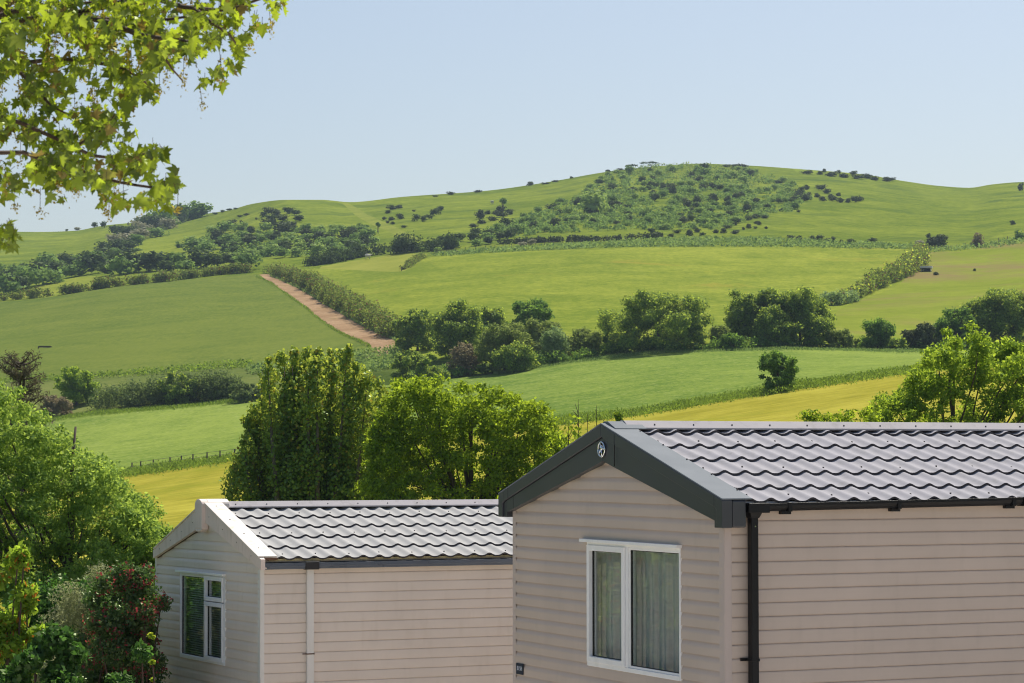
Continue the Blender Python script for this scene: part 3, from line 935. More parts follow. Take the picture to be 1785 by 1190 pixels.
win = make_window(CR_ROOT, [(1.545, 2.203, -0.485, 0.453, True), (0.667, 1.500, -0.485, 0.453, False)], 0.645, 2.225, -0.52, 0.475, None, None)
mm = MB(); mm.box((-0.020, 1.502, -0.485), (0.05, 1.543, 0.453)); mm.build('mullion', MC['white_upvc'], win, bevel=0.003)

def curtain(root, v0, v1, w0, w1, uu, folds, seed):
    rng = np.random.default_rng(seed)
    nv, nw = 160, 14
    ph = rng.uniform(0, 6.28, 4)
    V = []
    for j in range(nw + 1):
        w_ = w1 + (w0 - w1) * j / nw
        for i in range(nv + 1):
            t = i / nv
            a = t * folds * 2 * math.pi + ph[0] + 0.8 * math.sin(t * 9 + ph[1]) + 0.25 * math.sin(j * .5 + t * 5)
            V.append((uu + 0.022 * math.sin(a) + 0.012 * math.sin(a * 0.43 + ph[2]), v0 + (v1 - v0) * t + 0.004 * math.sin(j * 0.7 + ph[3]), w_))
    Fc = [(j * (nv + 1) + i, j * (nv + 1) + i + 1, (j + 1) * (nv + 1) + i + 1, (j + 1) * (nv + 1) + i) for j in range(nw) for i in range(nv)]
    me = bpy.data.meshes.new('curtain'); me.from_pydata(V, [], Fc); me.polygons.foreach_set('use_smooth', [True] * len(Fc)); me.update()
    return link('curtain', me, [MC['curtain']], root)
curtain(win, 0.55, 1.80, -0.65, 0.60, 0.12, 12, 1)
curtain(win, 1.86, 2.70, -0.65, 0.60, 0.13, 8, 2)

def gutter(root, v_in, w_far, w_near, u0, u1, mat, prof, brackets, bracket_mat, unions):
    n = len(prof)
    V = []; Fc = []
    for (uu, ww) in ((u0, w_near), (u1, w_far)):
        for a, b in prof: V.append((uu, v_in - a, ww + b))
    m = MB()
    m.add(V, [(i, (i + 1) % n, n + (i + 1) % n, n + i) for i in range(n)] + [tuple(range(n)), tuple(range(2 * n - 1, n - 1, -1))])
    g = m.build('gutter', mat, root, bevel=0.002)
    wat = lambda uu: lerp(w_near, w_far, (uu - u0) / (u1 - u0))
    bmin = min(p[1] for p in prof); bmax = max(p[1] for p in prof); amax = max(p[0] for p in prof)
    for uu in brackets:
        b = MB(); z = wat(uu)
        b.box((uu - 0.012, v_in - amax - 0.006, z + bmin - 0.004), (uu + 0.022, v_in + 0.004, z + bmax + 0.003))
        b.box((uu - 0.05, v_in - amax * 0.7, z + bmin - 0.024), (uu + 0.03, v_in - 0.012, z + bmin + 0.002))
        b.build('bracket', bracket_mat, g, bevel=0.003)
    for ua, ub in unions:
        b = MB(); z = wat((ua + ub) / 2)
        b.box((ua, v_in - amax - 0.008, z + bmin - 0.008), (ub, v_in, z + bmax + 0.004))
        b.build('gutter_union', bracket_mat, g, bevel=0.005)
    return g
half = [(0.0, 0.03), (0.0, -0.002), (0.012, -0.020), (0.035, -0.030), (0.060, -0.028), (0.080, -0.012), (0.088, 0.010), (0.088, 0.030), (0.080, 0.030), (0.075, 0.012), (0.01, 0.012), (0.006, 0.03)]
gr = gutter(CR_ROOT, -0.045, 0.795 + 0.012 * 9, 0.790, 0.125, 9.5, MC['black_pvc'], half, [0.47, 1.42, 2.46, 3.5, 4.5], MC['black_pvc'], [(0.125, 0.30), (2.55, 2.64)])
dp = MB(); dp.box((0.165, -0.105, -1.6), (0.223, -0.040, 0.74)); dpo = dp.build('downpipe', MC['black_pvc'], CR_ROOT, bevel=0.006)
b = MB(); b.add([(0.14, -0.125, 0.775), (0.26, -0.125, 0.775), (0.26, -0.04, 0.775), (0.14, -0.04, 0.775), (0.160, -0.110, 0.715), (0.228, -0.110, 0.715), (0.228, -0.036, 0.715), (0.160, -0.036, 0.715)],
                [(0, 3, 2, 1), (4, 5, 6, 7), (0, 1, 5, 4), (1, 2, 6, 5), (2, 3, 7, 6), (3, 0, 4, 7)])
b.build('hopper', MC['black_pvc'], dpo, bevel=0.005)
b = MB(); b.box((0.160, -0.110, -0.325), (0.228, -0.012, -0.305)); b.box((0.115, -0.03, -0.325), (0.165, -0.012, -0.305)); b.build('pipe_clip', MC['black_pvc'], dpo, bevel=0.003)
b = MB(); b.tube([(0.195, -0.104, 0.655), (0.195, -0.109, 0.655)], [0.006, 0.005], 8); b.build('screw', MC['chrome'], dpo)

def text_part(root, txt, size, loc, mat, name='number'):
    cu = bpy.data.curves.new(name, 'FONT'); cu.body = txt; cu.size = size; cu.extrude = 0.0008; cu.align_x = 'CENTER'; cu.align_y = 'CENTER'
    o = bpy.data.objects.new(name, cu); COL.objects.link(o)
    dg = bpy.context.evaluated_depsgraph_get()
    me = bpy.data.meshes.new_from_object(o.evaluated_get(dg))
    bpy.data.objects.remove(o)
    me.materials.clear()
    t = link(name, me, [mat], root)
    # text x -> -v (reads left to right from outside), text y -> w, normal -> -u
    t.matrix_local = Matrix(((0, 0, -1, loc[0]), (-1, 0, 0, loc[1]), (0, 1, 0, loc[2]), (0, 0, 0, 1)))
    return t
m = MB(); m.box((-0.0235, 3.450, -0.694), (-0.0185, 3.590, -0.601)); pl = m.build('number_plate', MC['plate_navy'], CR_ROOT)
tx = text_part(pl, 'B158', 0.052, (-0.0242, 3.522, -0.645), MC['plate_text'])
tx.scale = (0.93, 1.0, 1.0)

# --- the cream caravan
CL = dict(axes=axes(1.13836, .00235, -.00741), pos=(-2.54266, 25.16793, -1.42496), len=10.2, label='cream clad static caravan with pale cream bargeboards and pointed finial post',
          wall_apex=0.99, slope=0.27, base=-1.9, hole=(1.105, 2.705, -0.60, 0.338), pitch=0.1003, siding=MC['siding_cream'], side_top=0.505, trim=MC['trim_cream'],
          trim_top=0.47, trim_side=0.030, rows=[-0.088, 0.29, 0.665, 1.04, 1.405, 1.79], crest0=0.600, mid=1.83, crest_u=0.188, tile=MC['tile_l'], roof_u0=0.06, closure=MC['moss'],
          cap=MC['cap_pale'], ridge_h=0.03)
CL['mid'] = 1.83; CL['far_drop'] = 0.045
CL_ROOT = caravan(CL)

def cream_gable(root):
    Wm = MC['cream_wood']; mid = 1.83
    top = lambda v: (1.078 - 0.290 * (v - mid)) if v > mid else (1.149 - 0.301 * (mid - v))
    bot = lambda v: (0.857 - 0.216 * (v - 1.818)) if v > mid else (0.855 - 0.25 * (1.497 - v))
    # near rake, far rake
    for sg, ve, va in ((1, -0.165, mid - 0.14), (-1, 3.615, mid + 0.14)):
        m = MB()
        # square end
        m.prism_u([(va, top(va) - 0.0), (ve, top(ve)), (ve, bot(ve)), (va, bot(va))], -0.060, -0.012)
        bb = m.build('bargeboard', Wm, root, bevel=0.004)
        m = MB()
        m.prism_u([(va, bot(va) + 0.008), (ve + sg * 0.02, bot(ve) + 0.012), (ve + sg * 0.02, bot(ve) + 0.022), (va, bot(va) + 0.018)], -0.0125, -0.010 + 0.02)
        m.build('soffit_strip', MC['cream_wood'], bb)
        m = MB(); th = 0.016
        vt = ve + sg * 0.05
        m.prism_u([(va - sg * 0.03, top(va - sg * 0.03) + th), (vt, top(vt) + th), (vt, top(vt) + 0.001), (va - sg * 0.03, top(va - sg * 0.03) + 0.001)], -0.072, 0.130)
        vc = m.build('verge_cap', MC['cream_cap'], root, bevel=0.005)
        m = MB()
        vt2 = vt - sg * 0.001
        m.box((-0.0, min(vt2, vt2 + sg * .06), top(vt) - 0.028), (0.135, max(vt2, vt2 + sg * .06), top(vt) - 0.001)); m.build('batten_end', MC['rot_wood_and_shade'], bb)
        s = MB(); s2 = MB()
        for k in range(4):
            vv = lerp(va, ve, (k + 0.35) / 4)
            s.tube([(-0.060, vv, (top(vv) + bot(vv)) / 2), (-0.064, vv, (top(vv) + bot(vv)) / 2)], [0.008, 0.006], 6)
            s2.tube([(0.02, vv, top(vv) + th), (0.02, vv, top(vv) + th + 0.006)], [0.009, 0.007], 6)
        add_to(bb, s, MC['dark_screw']); add_to(vc, s2, MC['dark_screw'])
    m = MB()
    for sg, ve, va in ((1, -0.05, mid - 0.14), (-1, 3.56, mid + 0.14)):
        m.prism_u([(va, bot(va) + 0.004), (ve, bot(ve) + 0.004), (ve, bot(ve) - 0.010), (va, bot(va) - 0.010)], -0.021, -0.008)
    m.build('shade_strip', MC['rot_wood_and_shade'], root)  # shadow under the bargeboards, put in as a dark brown strip
    # finial post, rounded head, running back over the ridge
    m = MB(); hd = []
    cv, r_, wt = 1.79, 0.125, 1.152 - 0.072
    for i in range(13):
        a = math.pi * i / 12
        hd.append((cv + r_ * math.cos(a), wt + 0.072 * math.sin(a)))
    m.prism_u([(cv - r_, 0.80 + .03), (cv + r_, 0.80 + .03)] + hd, -0.100, -0.022)
    m.prism_u([(cv - r_ * .55, 0.80), (cv + r_ * .55, 0.80), (cv + r_, 0.8301), (cv - r_, 0.8301)], -0.100, -0.022)
    fp = m.build('finial_post', Wm, root, bevel=0.006)
    m = MB()
    m.prism_u([(cv - r_, wt - 0.03), (cv + r_, wt - 0.03)] + hd, -0.0215, 0.215)
    m.build('finial_cap', MC['cream_cap'], fp, bevel=0.004)
cream_gable(CL_ROOT)
winl = make_window(CL_ROOT, [(1.150, 1.790, 0.060, 0.325, True), (1.150, 1.790, -0.575, 0.050, True), (1.815, 2.680, -0.575, 0.318, False)], 1.105, 2.705, -0.60, 0.338, None, None)
mm = MB(); mm.box((-0.020, 1.792, -0.565), (0.05, 1.813, 0.316)); mm.build('mullion', MC['white_upvc'], winl, bevel=0.002)
mm = MB()
for k in range(36):
    w_ = 0.30 - k * 0.0245
    mm.add([(0.075, 1.13, w_), (0.075, 2.98, w_), (0.089, 2.98, w_ + 0.007), (0.089, 1.13, w_ + 0.007)], [(0, 1, 2, 3)])
for vv in (1.35, 1.62, 1.95, 2.45):
    mm.box((0.085, vv, -0.58), (0.087, vv + 0.004, 0.31))
mm.build('venetian_blind', MC['blind'], winl)
box = [(0.0, 0.035), (0.0, -0.024), (0.012, -0.032), (0.062, -0.032), (0.070, -0.024), (0.070, -0.010), (0.079, -0.004), (0.079, 0.032), (0.072, 0.032), (0.068, 0.0), (0.006, 0.0), (0.006, 0.035)]
gl_ = gutter(CL_ROOT, -0.035, 0.482 + 0.0, 0.474, -0.004, 10.1, MC['grey_pvc'], box, [], MC['rubber'], [(0.437, 0.586)])
dp = MB(); dp.box((0.478, -0.050, -1.8), (0.553, -0.012, 0.444)); dpo = dp.build('downpipe', MC['trim_cream'], CL_ROOT, bevel=0.004)
b = MB(); b.box((0.474, -0.053, -0.430), (0.557, -0.0115, -0.418)); b.box((0.44, -0.016, -0.430), (0.474, -0.011, -0.420)); b.build('pipe_clip', MC['rot_wood_and_shade'], dpo)
m = MB(); m.box((-0.0235, 3.385, -0.885), (-0.0185, 3.525, -0.790)); pl = m.build('number_plate', MC['plate_navy'], CL_ROOT)
m = MB(); m.box((-0.0245, 3.415, -0.855), (-0.0238, 3.495, -0.828)); m.build('plate_panel', MC['plate_text'], pl)
bpy.context.view_layer.update()

# ------------------------------------------------------------------ foliage builders
def unit(a):
    return a / np.maximum(1e-9, np.linalg.norm(a, axis=-1, keepdims=True))

def leaves(cen, nrm, size, asp, rng, fold=0.25, up=None):
    """diamond leaves, folded along the midrib: (N) centres, normals"""
    N = len(cen)
    nrm = unit(nrm)
    r = rng.normal(size=(N, 3)) if up is None else up + rng.normal(size=(N, 3)) * 0.5
    t = unit(np.cross(nrm, r)); b = np.cross(nrm, t)
    if up is not None:
        t, b = b, t
    s = (size * rng.uniform(0.65, 1.3, N))[:, None] * 0.5
    v = np.stack([cen - t * s, cen + b * s * asp - nrm * s * fold, cen + t * s, cen - b * s * asp - nrm * s * fold], 1)
    return v.reshape(-1, 3)

def quad_mesh(name, V):
    return mesh_np(name, V, np.arange(len(V)).reshape(-1, 4))

def rand_dirs(n, rng):
    return unit(rng.normal(size=(n, 3)))

def clumps_cloud(cl, n, size, rng, asp=0.6, shell=0.5, outw=0.8, squash=0.8, uplift=0.5):
    """cl: (K,4..6) clump centres and radii; leaves gather near the clumps' surface"""
    cl = np.asarray(cl, float)
    rad = cl[:, 3:]
    if rad.shape[1] == 1: rad = np.repeat(rad, 3, 1) * np.array([1, 1, squash])
    wt = (rad.prod(1)) ** (2 / 3); wt = wt / wt.sum()
    k = rng.choice(len(cl), n, p=wt)
    d = rand_dirs(n, rng)
    rr = rng.uniform(0, 1, n) ** shell
    rr *= 1 + 0.22 * np.sin(d[:, 0] * 5 + k) * np.sin(d[:, 2] * 6 + k * 1.7) + rng.normal(size=n) * 0.10
    c = cl[k, :3] + d * rad[k] * rr[:, None]
    nr = d * outw + rng.normal(size=(n, 3)) * 0.7 + np.array([0, 0, uplift])
    return leaves(c, nr, size, asp, rng)

def crown_clumps(rng, cx_, H, Wd, base_f, n, kind='round', cr=(0.16, 0.28)):
    """clump centres for a crown of width Wd between base_f*H and H"""
    z0, z1 = base_f * H, H
    hw, hh = Wd / 2, (z1 - z0) / 2
    zc = (z0 + z1) / 2
    out = []
    while len(out) < n:
        d = rand_dirs(1, rng)[0]
        if kind == 'round' and d[2] < -0.85: continue
        if kind == 'round' and d[2] < 0.1:      # full skirts down to the ground
            hn = math.hypot(d[0], d[1]); g_ = (hn + 0.55 * (1 - hn)) / max(hn, .2); d = np.array([d[0] * g_, d[1] * g_, d[2]])
        f = rng.uniform(0.5, 0.90) if rng.uniform() < 0.8 else rng.uniform(0, 0.5)
        lump = 1 + 0.13 * math.sin(d[0] * 4 + cx_) + 0.10 * math.sin(d[1] * 5 + d[2] * 4 + cx_ * 2)
        r = rng.uniform(*cr) * min(hw, hh) * 1.15
        # widest a little below the middle
        zz = d[2] * hh
        wf = 1.0 if kind != 'cone' else max(0.15, 1 - (zz + hh) / (2 * hh) * 0.85)
        x, y, z = d[0] * (hw - r) * 1.1 * lump * wf * (f / 0.86), d[1] * (hw - r) * 1.1 * lump * wf * (f / 0.86), zc + zz * (f / 0.86) * max(0.2, (hh - r) / hh) * 1.05
        out.append((x, y, z, r))
    if base_f < 0.1:
        for k in range(max(5, n // 3)):
            a = rng.uniform(0, 6.28); q = math.sqrt(rng.uniform(.1, 1)) * hw * 0.82
            r = rng.uniform(*cr) * min(hw, hh) * 1.0
            out.append((math.cos(a) * q, math.sin(a) * q, rng.uniform(.08, .3) * H, r))
    return np.array(out)

def trunk_mesh(rng, H, r0, targets, fork=0.35, lean=(0, 0), n_limb=10):
    m = MB()
    top = Vector((lean[0], lean[1], H * 0.8))
    mids = [Vector((0, 0, -0.4))]
    for i in range(1, 7):
        t = i / 6
        mids.append(Vector((top.x * t * t + rng.uniform(-1, 1) * r0 * 0.8 * t, top.y * t * t + rng.uniform(-1, 1) * r0 * 0.8 * t, top.z * t)))
    m.tube(mids, [r0 * 1.25] + [r0 * (1 - 0.82 * i / 6) for i in range(1, 7)], 8)
    idx = rng.permutation(len(targets))[:n_limb]
    for i in idx:
        tg = Vector(targets[i][:3])
        s = max(0.12, min(0.8, fork + rng.uniform(-0.12, 0.25)))
        j = min(5, int(s * 6)); st = mids[j].lerp(mids[j + 1], s * 6 - j) if j < 6 else mids[-1]
        if tg.z < st.z: st = mids[max(1, j - 2)]
        md = st.lerp(tg, 0.5) + Vector((0, 0, -0.06 * H * rng.uniform(-0.3, 1)))
        rr = r0 * (0.5 - 0.3 * s)
        m.tube([st, st.lerp(md, 0.5) + Vector(rng.normal(size=3) * r0 * .3), md, md.lerp(tg, .6) + Vector(rng.normal(size=3) * r0 * .3), tg], [rr, rr * .8, rr * .6, rr * .4, rr * .15], 5)
    return m

def tree(name, label, cat, base, H, Wd, mat, nleaf=5000, lsize=0.3, base_f=0.15, n_cl=40, seed=0, group=None, kind='round', trunk_r=None, bark='bark', asp=0.6, cr=(0.16, 0.28), shell=0.5, n_limb=10, stems=False, lean=(0, 0), squash=0.8):
    rng = np.random.default_rng(seed)
    root = empty(name, base, label, cat, group)
    cl = crown_clumps(rng, seed * 1.3, H, Wd, base_f, n_cl, kind, cr)
    cl[:, 0] += lean[0] * cl[:, 2] / H; cl[:, 1] += lean[1] * cl[:, 2] / H
    me = quad_mesh('crown', clumps_cloud(cl, nleaf, lsize, rng, asp, shell, squash=squash))
    link('crown', me, [mat], root)
    if stems:
        m = MB()
        for k in range(5):
            tg = Vector(cl[rng.integers(len(cl))][:3]); b0 = Vector((rng.uniform(-1, 1) * Wd * .12, rng.uniform(-1, 1) * Wd * .12, -0.3))
            m.tube([b0, b0.lerp(tg, .5) + Vector((0, 0, H * .05)), tg], [(trunk_r or H * .02), (trunk_r or H * .02) * .6, 0.01], 5)
        m.build('trunk', M[bark], root, fix=False)
    else:
        trunk_mesh(rng, H, trunk_r or H * 0.028, cl, lean=lean, n_limb=n_limb).build('trunk', M[bark], root, fix=False, smooth=True)
    return root

LM = {
    'oak': leaf_mat('leaf_oak', (0.026, 0.058, 0.016), (0.085, 0.130, 0.026), (0.17, 0.21, 0.025), 0.45),
    'dark': leaf_mat('leaf_dark', (0.020, 0.050, 0.014), (0.055, 0.105, 0.020), (0.10, 0.16, 0.02), 0.42),
    'olive': leaf_mat('leaf_olive', (0.075, 0.105, 0.025), (0.13, 0.16, 0.035), (0.16, 0.20, 0.04), 0.35),
    'greygreen': leaf_mat('leaf_grey_green', (0.10, 0.15, 0.06), (0.20, 0.26, 0.11), (0.16, 0.22, 0.06), 0.3),
    'brown': leaf_mat('leaf_brown', (0.13, 0.10, 0.06), (0.20, 0.16, 0.09), (0.14, 0.12, 0.06), 0.25),
    'yellowgreen': leaf_mat('leaf_yellow_green', (0.060, 0.110, 0.010), (0.16, 0.22, 0.020), (0.26, 0.35, 0.02), 0.45),
    'ash': leaf_mat('leaf_ash', (0.065, 0.125, 0.014), (0.13, 0.20, 0.025), (0.24, 0.34, 0.025), 0.45),
    'ash_left': leaf_mat('leaf_ash_pale', (0.045, 0.100, 0.026), (0.15, 0.215, 0.050), (0.21, 0.31, 0.040), 0.42),
    'poplar': leaf_mat('leaf_poplar', (0.030, 0.068, 0.014), (0.085, 0.145, 0.024), (0.19, 0.27, 0.025), 0.42, gloss=0.05, rough=0.4, accent=(0.36, 0.30, 0.04), afrac=0.05),
    'far': leaf_mat('leaf_far', (0.045, 0.080, 0.022), (0.085, 0.135, 0.030), (0.10, 0.15, 0.03), 0.3),
    'far_dark': leaf_mat('leaf_far_dark', (0.030, 0.052, 0.020), (0.055, 0.085, 0.028), (0.06, 0.09, 0.02), 0.25),
    'far_pale': leaf_mat('leaf_far_pale', (0.085, 0.13, 0.04), (0.15, 0.20, 0.055), (0.14, 0.19, 0.04), 0.3),
    'gorse': leaf_mat('leaf_gorse', (0.040, 0.056, 0.026), (0.078, 0.098, 0.042), (0.05, 0.06, 0.02), 0.15),
    'hawthorn': leaf_mat('leaf_hawthorn', (0.17, 0.17, 0.11), (0.30, 0.28, 0.20), (0.2, 0.2, 0.1), 0.25),
    'hedge': leaf_mat('leaf_hedge', (0.038, 0.066, 0.014), (0.105, 0.135, 0.026), (0.15, 0.19, 0.03), 0.3, accent=(0.22, 0.13, 0.05), afrac=0.12),
    'hedge_grey': leaf_mat('leaf_hedge_grey', (0.042, 0.070, 0.024), (0.105, 0.135, 0.048), (0.12, 0.16, 0.04), 0.3),
    'conifer': leaf_mat('leaf_conifer', (0.055, 0.055, 0.035), (0.105, 0.090, 0.060), (0.08, 0.07, 0.04), 0.2),
    'berry': leaf_mat('leaf_red_shrub', (0.020, 0.040, 0.014), (0.060, 0.095, 0.030), (0.06, 0.12, 0.02), 0.25, gloss=0.05, rough=0.4),
    'red': leaf_mat('red_blossom', (0.18, 0.028, 0.032), (0.32, 0.075, 0.080), (0.35, 0.05, 0.05), 0.3),
    'sage': leaf_mat('leaf_sage', (0.17, 0.19, 0.10), (0.32, 0.33, 0.18), (0.22, 0.24, 0.10), 0.3),
    'ivy': leaf_mat('leaf_ivy', (0.010, 0.030, 0.008), (0.034, 0.080, 0.016), (0.06, 0.14, 0.02), 0.3, gloss=0.035, rough=0.45),
    'lime': leaf_mat('leaf_lime', (0.11, 0.20, 0.015), (0.20, 0.30, 0.03), (0.28, 0.4, 0.03), 0.45),
    'sumac': leaf_mat('leaf_sumac', (0.045, 0.105, 0.012), (0.13, 0.19, 0.02), (0.17, 0.24, 0.02), 0.45, accent=(0.55, 0.20, 0.03), afrac=0.08),
    'sycamore': leaf_mat('leaf_sycamore', (0.010, 0.034, 0.008), (0.090, 0.135, 0.015), (0.33, 0.42, 0.02), 0.46, gloss=0.06, rough=0.4, accent=(0.22, 0.16, 0.03), afrac=0.05),
    'seed': leaf_mat('leaf_seed', (0.12, 0.09, 0.025), (0.24, 0.17, 0.05), (0.3, 0.24, 0.04), 0.35),
    'grass': leaf_mat('grass_blade', (0.075, 0.125, 0.015), (0.14, 0.20, 0.025), (0.17, 0.24, 0.025), 0.35),
    'bank': leaf_mat('bank_leaf', (0.08, 0.135, 0.035), (0.15, 0.215, 0.06), (0.13, 0.18, 0.04), 0.3),
}

def pxm(D): return F / D

def tree_px(name, label, cat, px, top, wpx, mat, py=None, D=None, sink=0, **kw):
    """stand a tree on the land at column px, its foot at row py (or D metres ahead), with its head at row top"""
    b_ = g1(px, py) if py is not None else gD(px, D)
    Dn = b_.y
    H = (W3(px, top, Dn).z - b_.z)
    Wd = wpx / pxm(Dn)
    b_.z -= sink
    return tree(name, label, cat, b_, H + sink, Wd, LM[mat], **kw)

# ------------------------------------------------------------------ near and middle trees
def poplar():
    """broad clump of upright limbs"""
    D = 78
    b_ = gD(545, D); s = 1 / pxm(D)
    root = empty('poplar_tree', b_, 'broad dark green poplar of many upright limbs behind the cream caravan', 'tree')
    rng = np.random.default_rng(5)
    spires = []   # (px, top, half width px, depth offset)
    for px, top, hw in [(505, 608, 32), (548, 606, 30), (585, 606, 30), (490, 612, 34), (530, 606, 30), (556, 625, 26), (572, 606, 26), (606, 604, 24), (680, 745, 30), (700, 775, 30), (640, 655, 34), (665, 692, 30), (618, 632, 34), (430, 722, 34), (448, 690, 30), (470, 660, 34), (512, 622, 30), (540, 628, 30), (590, 618, 28), (470, 622, 24), (628, 640, 28), (655, 658, 28), (672, 690, 22), (462, 640, 26), (440, 705, 26), (425, 760, 30), (405, 812, 30), (510, 650, 40), (585, 640, 40), (640, 700, 36), (545, 690, 50), (480, 700, 44), (600, 730, 50), (660, 770, 34), (450, 780, 44), (520, 790, 60), (590, 800, 60)]:
        spires.append((px, top, hw))
    V = []; m = MB()
    for i, (px, top, hw) in enumerate(spires):
        x = (px - 545) * s; zt = W3(px, top, D).z - b_.z; r = hw * s * 1.12
        y = rng.uniform(-1.6, 1.6) + (-.5 if i < 6 else 0.5)
        # limb from the foot fanning out
        foot = Vector((rng.uniform(-.3, .3), rng.uniform(-.3, .3), -0.3)); tip = Vector((x, y, zt - r * .6))
        mid = foot.lerp(tip, 0.4) + Vector((x * 0.28, y * .2, 0))
        m.tube([foot, mid, mid.lerp(tip, .5) + Vector((x * .03, 0, 0)), tip], [0.16, 0.09, 0.05, 0.012], 5)
        # tufts up the limb
        zlow = 0.6
        nt = int((zt - zlow) / (r * 0.55))
        cl = []
        for k in range(nt):
            t = (k + 0.5) / nt
            z = zlow + (zt - zlow) * t
            f = min(1.0, (0.42 + 2.2 * (1 - t) ** 0.8))
            xx = x * (0.30 + 0.70 * min(1, t * 1.5)) if abs(x) > 0 else 0
            rr = r * f * rng.uniform(0.7, 1.0)
            cl.append((xx + rng.normal() * r * .16, y * (0.3 + .7 * t) + rng.normal() * r * .3, z, rr * .85, rr * .85, rr * .95))
        n = int(3300 * (zt / 8) * (hw / 30))
        cl = np.array(cl)
        kk = rng.integers(0, len(cl), n); d = rand_dirs(n, rng)
        rr = rng.uniform(0, 1, n) ** .6 * (1 + rng.normal(size=n) * .12)
        c = cl[kk, :3] + d * cl[kk, 3:] * rr[:, None]
        nr = d * np.array([1, 1, .4]) + rng.normal(size=(n, 3)) * .6
        V.append(leaves(c, nr, 0.115, 0.8, rng))
    link('crown', quad_mesh('crown', np.concatenate(V)), [LM['poplar']], root)
    m.build('trunk', M['bark_grey'], root, fix=False, smooth=True)
poplar()

def spray_tree(name, label, cat, px0, D, prof, mat, seed, n_spray, leaf, per, depth, bark='bark', group=None, spray_r=0.35, trunk_r=0.14, zlow=1.0, gap=0.0, openness=1.0):
    """tree whose outline is a list (px, top): branches with leaf sprays along them"""
    rng = np.random.default_rng(seed)
    b_ = gD(px0, D); s = 1 / pxm(D)
    root = empty(name, b_, label, cat, group)
    xs = np.array([p[0] for p in prof], float); tops = np.array([p[1] for p in prof], float)
    zt = np.array([W3(a, c, D).z - b_.z for a, c in prof])
    cl = []; m = MB()
    half = (xs[-1] - xs[0]) / 2 * s; xm = ((xs[0] + xs[-1]) / 2 - px0) * s
    while len(cl) < n_spray:
        px = rng.uniform(xs[0], xs[-1])
        top = np.interp(px, xs, zt)
        x = (px - px0) * s
        rel = (x - xm) / half
        t = rng.uniform(0, 1) ** 0.75
        r = spray_r * rng.uniform(0.6, 1.25)
        y = rng.uniform(-1, 1) * depth * math.sqrt(max(0.05, 1 - rel * rel * 0.8)) * (1.15 - 0.55 * t)
        z = zlow + (top - r - zlow) * t
        cl.append((x, y, z, r))
    cl = np.array(cl)
    n = int(n_spray * per)
    V = clumps_cloud(cl, n, leaf, rng, 0.5, 0.55, 0.5, 0.7, 0.35)
    link('crown', quad_mesh('crown', V), [LM[mat]], root)
    # limbs
    H = zt.max()
    trunk_mesh(rng, H, trunk_r, cl, fork=0.3, n_limb=min(46, n_spray // 3)).build('trunk', M[bark], root, fix=False, smooth=True)
    return root

spray_tree('maple_tree', 'rounded yellow-green tree between the poplar and the dark-trimmed roof', 'tree', 820, 72,
           [(640, 760), (665, 700), (690, 650), (715, 642), (745, 638), (790, 648), (840, 655), (885, 668), (930, 690), (955, 700), (975, 735), (995, 775), (1010, 830)],
           'yellowgreen', 11, 640, 0.125, 125, 2.3, spray_r=0.36, zlow=0.6)
spray_tree('ash_tree', 'bright green open-crowned ash tree behind the right end of the dark-trimmed roof', 'tree', 1660, 78,
           [(1500, 750), (1528, 690), (1560, 660), (1590, 640), (1618, 600), (1640, 590), (1660, 560), (1690, 556), (1715, 570), (1735, 580), (1760, 572), (1785, 580), (1830, 590), (1880, 640), (1900, 720)],
           'ash', 12, 580, 0.135, 120, 2.4, spray_r=0.38, zlow=0.6)
spray_tree('young_tree', 'low bushy yellow-green tree just behind the middle of the long grey ridge', 'tree', 1450, 70,
           [(1368, 735), (1385, 718), (1410, 705), (1440, 692), (1465, 702), (1490, 708), (1515, 700), (1530, 730)],
           'yellowgreen', 13, 130, 0.12, 120, 1.3, spray_r=0.32, zlow=0.6)
spray_tree('left_ash_tree', 'large pale green ash tree filling the left edge beyond the shrubs', 'tree', 120, 44,
           [(-120, 640), (-40, 620), (5, 642), (25, 668), (50, 690), (75, 700), (95, 715), (125, 760), (150, 775), (200, 800), (240, 850), (270, 880), (285, 910), (292, 950), (296, 1000)],
           'ash_left', 14, 820, 0.072, 170, 1.8, spray_r=0.24, zlow=0.5, trunk_r=0.11)

def tufts(name, V, mat, kind='stuff', parent=None):
    o = link(name, quad_mesh(name, V), [mat], parent)
    return tag(o, kind=kind) if parent is None else o

# the sparse young saplings between the maple and the caravan
def sapling(px, D, top, seed, leafy, label, group):
    rng = np.random.default_rng(seed)
    b_ = gD(px, D); H = W3(px, top, D).z - b_.z
    root = empty('sapling', b_, label, 'sapling', group)
    m = MB(); V = []
    tip = Vector((rng.uniform(-.15, .15), rng.uniform(-.2, .2), H))
    m.tube([(0, 0, -.2), tip * .5 + Vector((rng.uniform(-.05, .05), 0, 0)), tip], [0.03, 0.018, 0.004], 5)
    for k in range(9):
        t = rng.uniform(.35, .95); s_ = tip * t; e = s_ + Vector((rng.uniform(-.35, .35), rng.uniform(-.3, .3), rng.uniform(.2, .6))) * (1.3 - t)
        m.tube([s_, s_.lerp(e, .5), e], [0.009, 0.006, 0.003], 4)
        if k < leafy: V.append(leaves(np.array(e) + rng.normal(size=(45, 3)) * .10, rng.normal(size=(45, 3)), 0.09, 0.6, rng))
    m.build('stem', M['twig'], root, fix=False)
    if V: link('foliage', quad_mesh('foliage', np.concatenate(V)), [LM['yellowgreen']], root)
for i, (px, top, lf) in enumerate([(996, 740, 3), (1012, 695, 2), (1022, 722, 1), (1040, 706, 1), (1055, 728, 0), (1003, 760, 4), (1030, 748, 2)]):
    sapling(px, 48 + i * 0.7, top, 60 + i, lf, 'thin half-bare sapling standing beyond the dark gable left slope', 'half-bare saplings beside the dark gable')
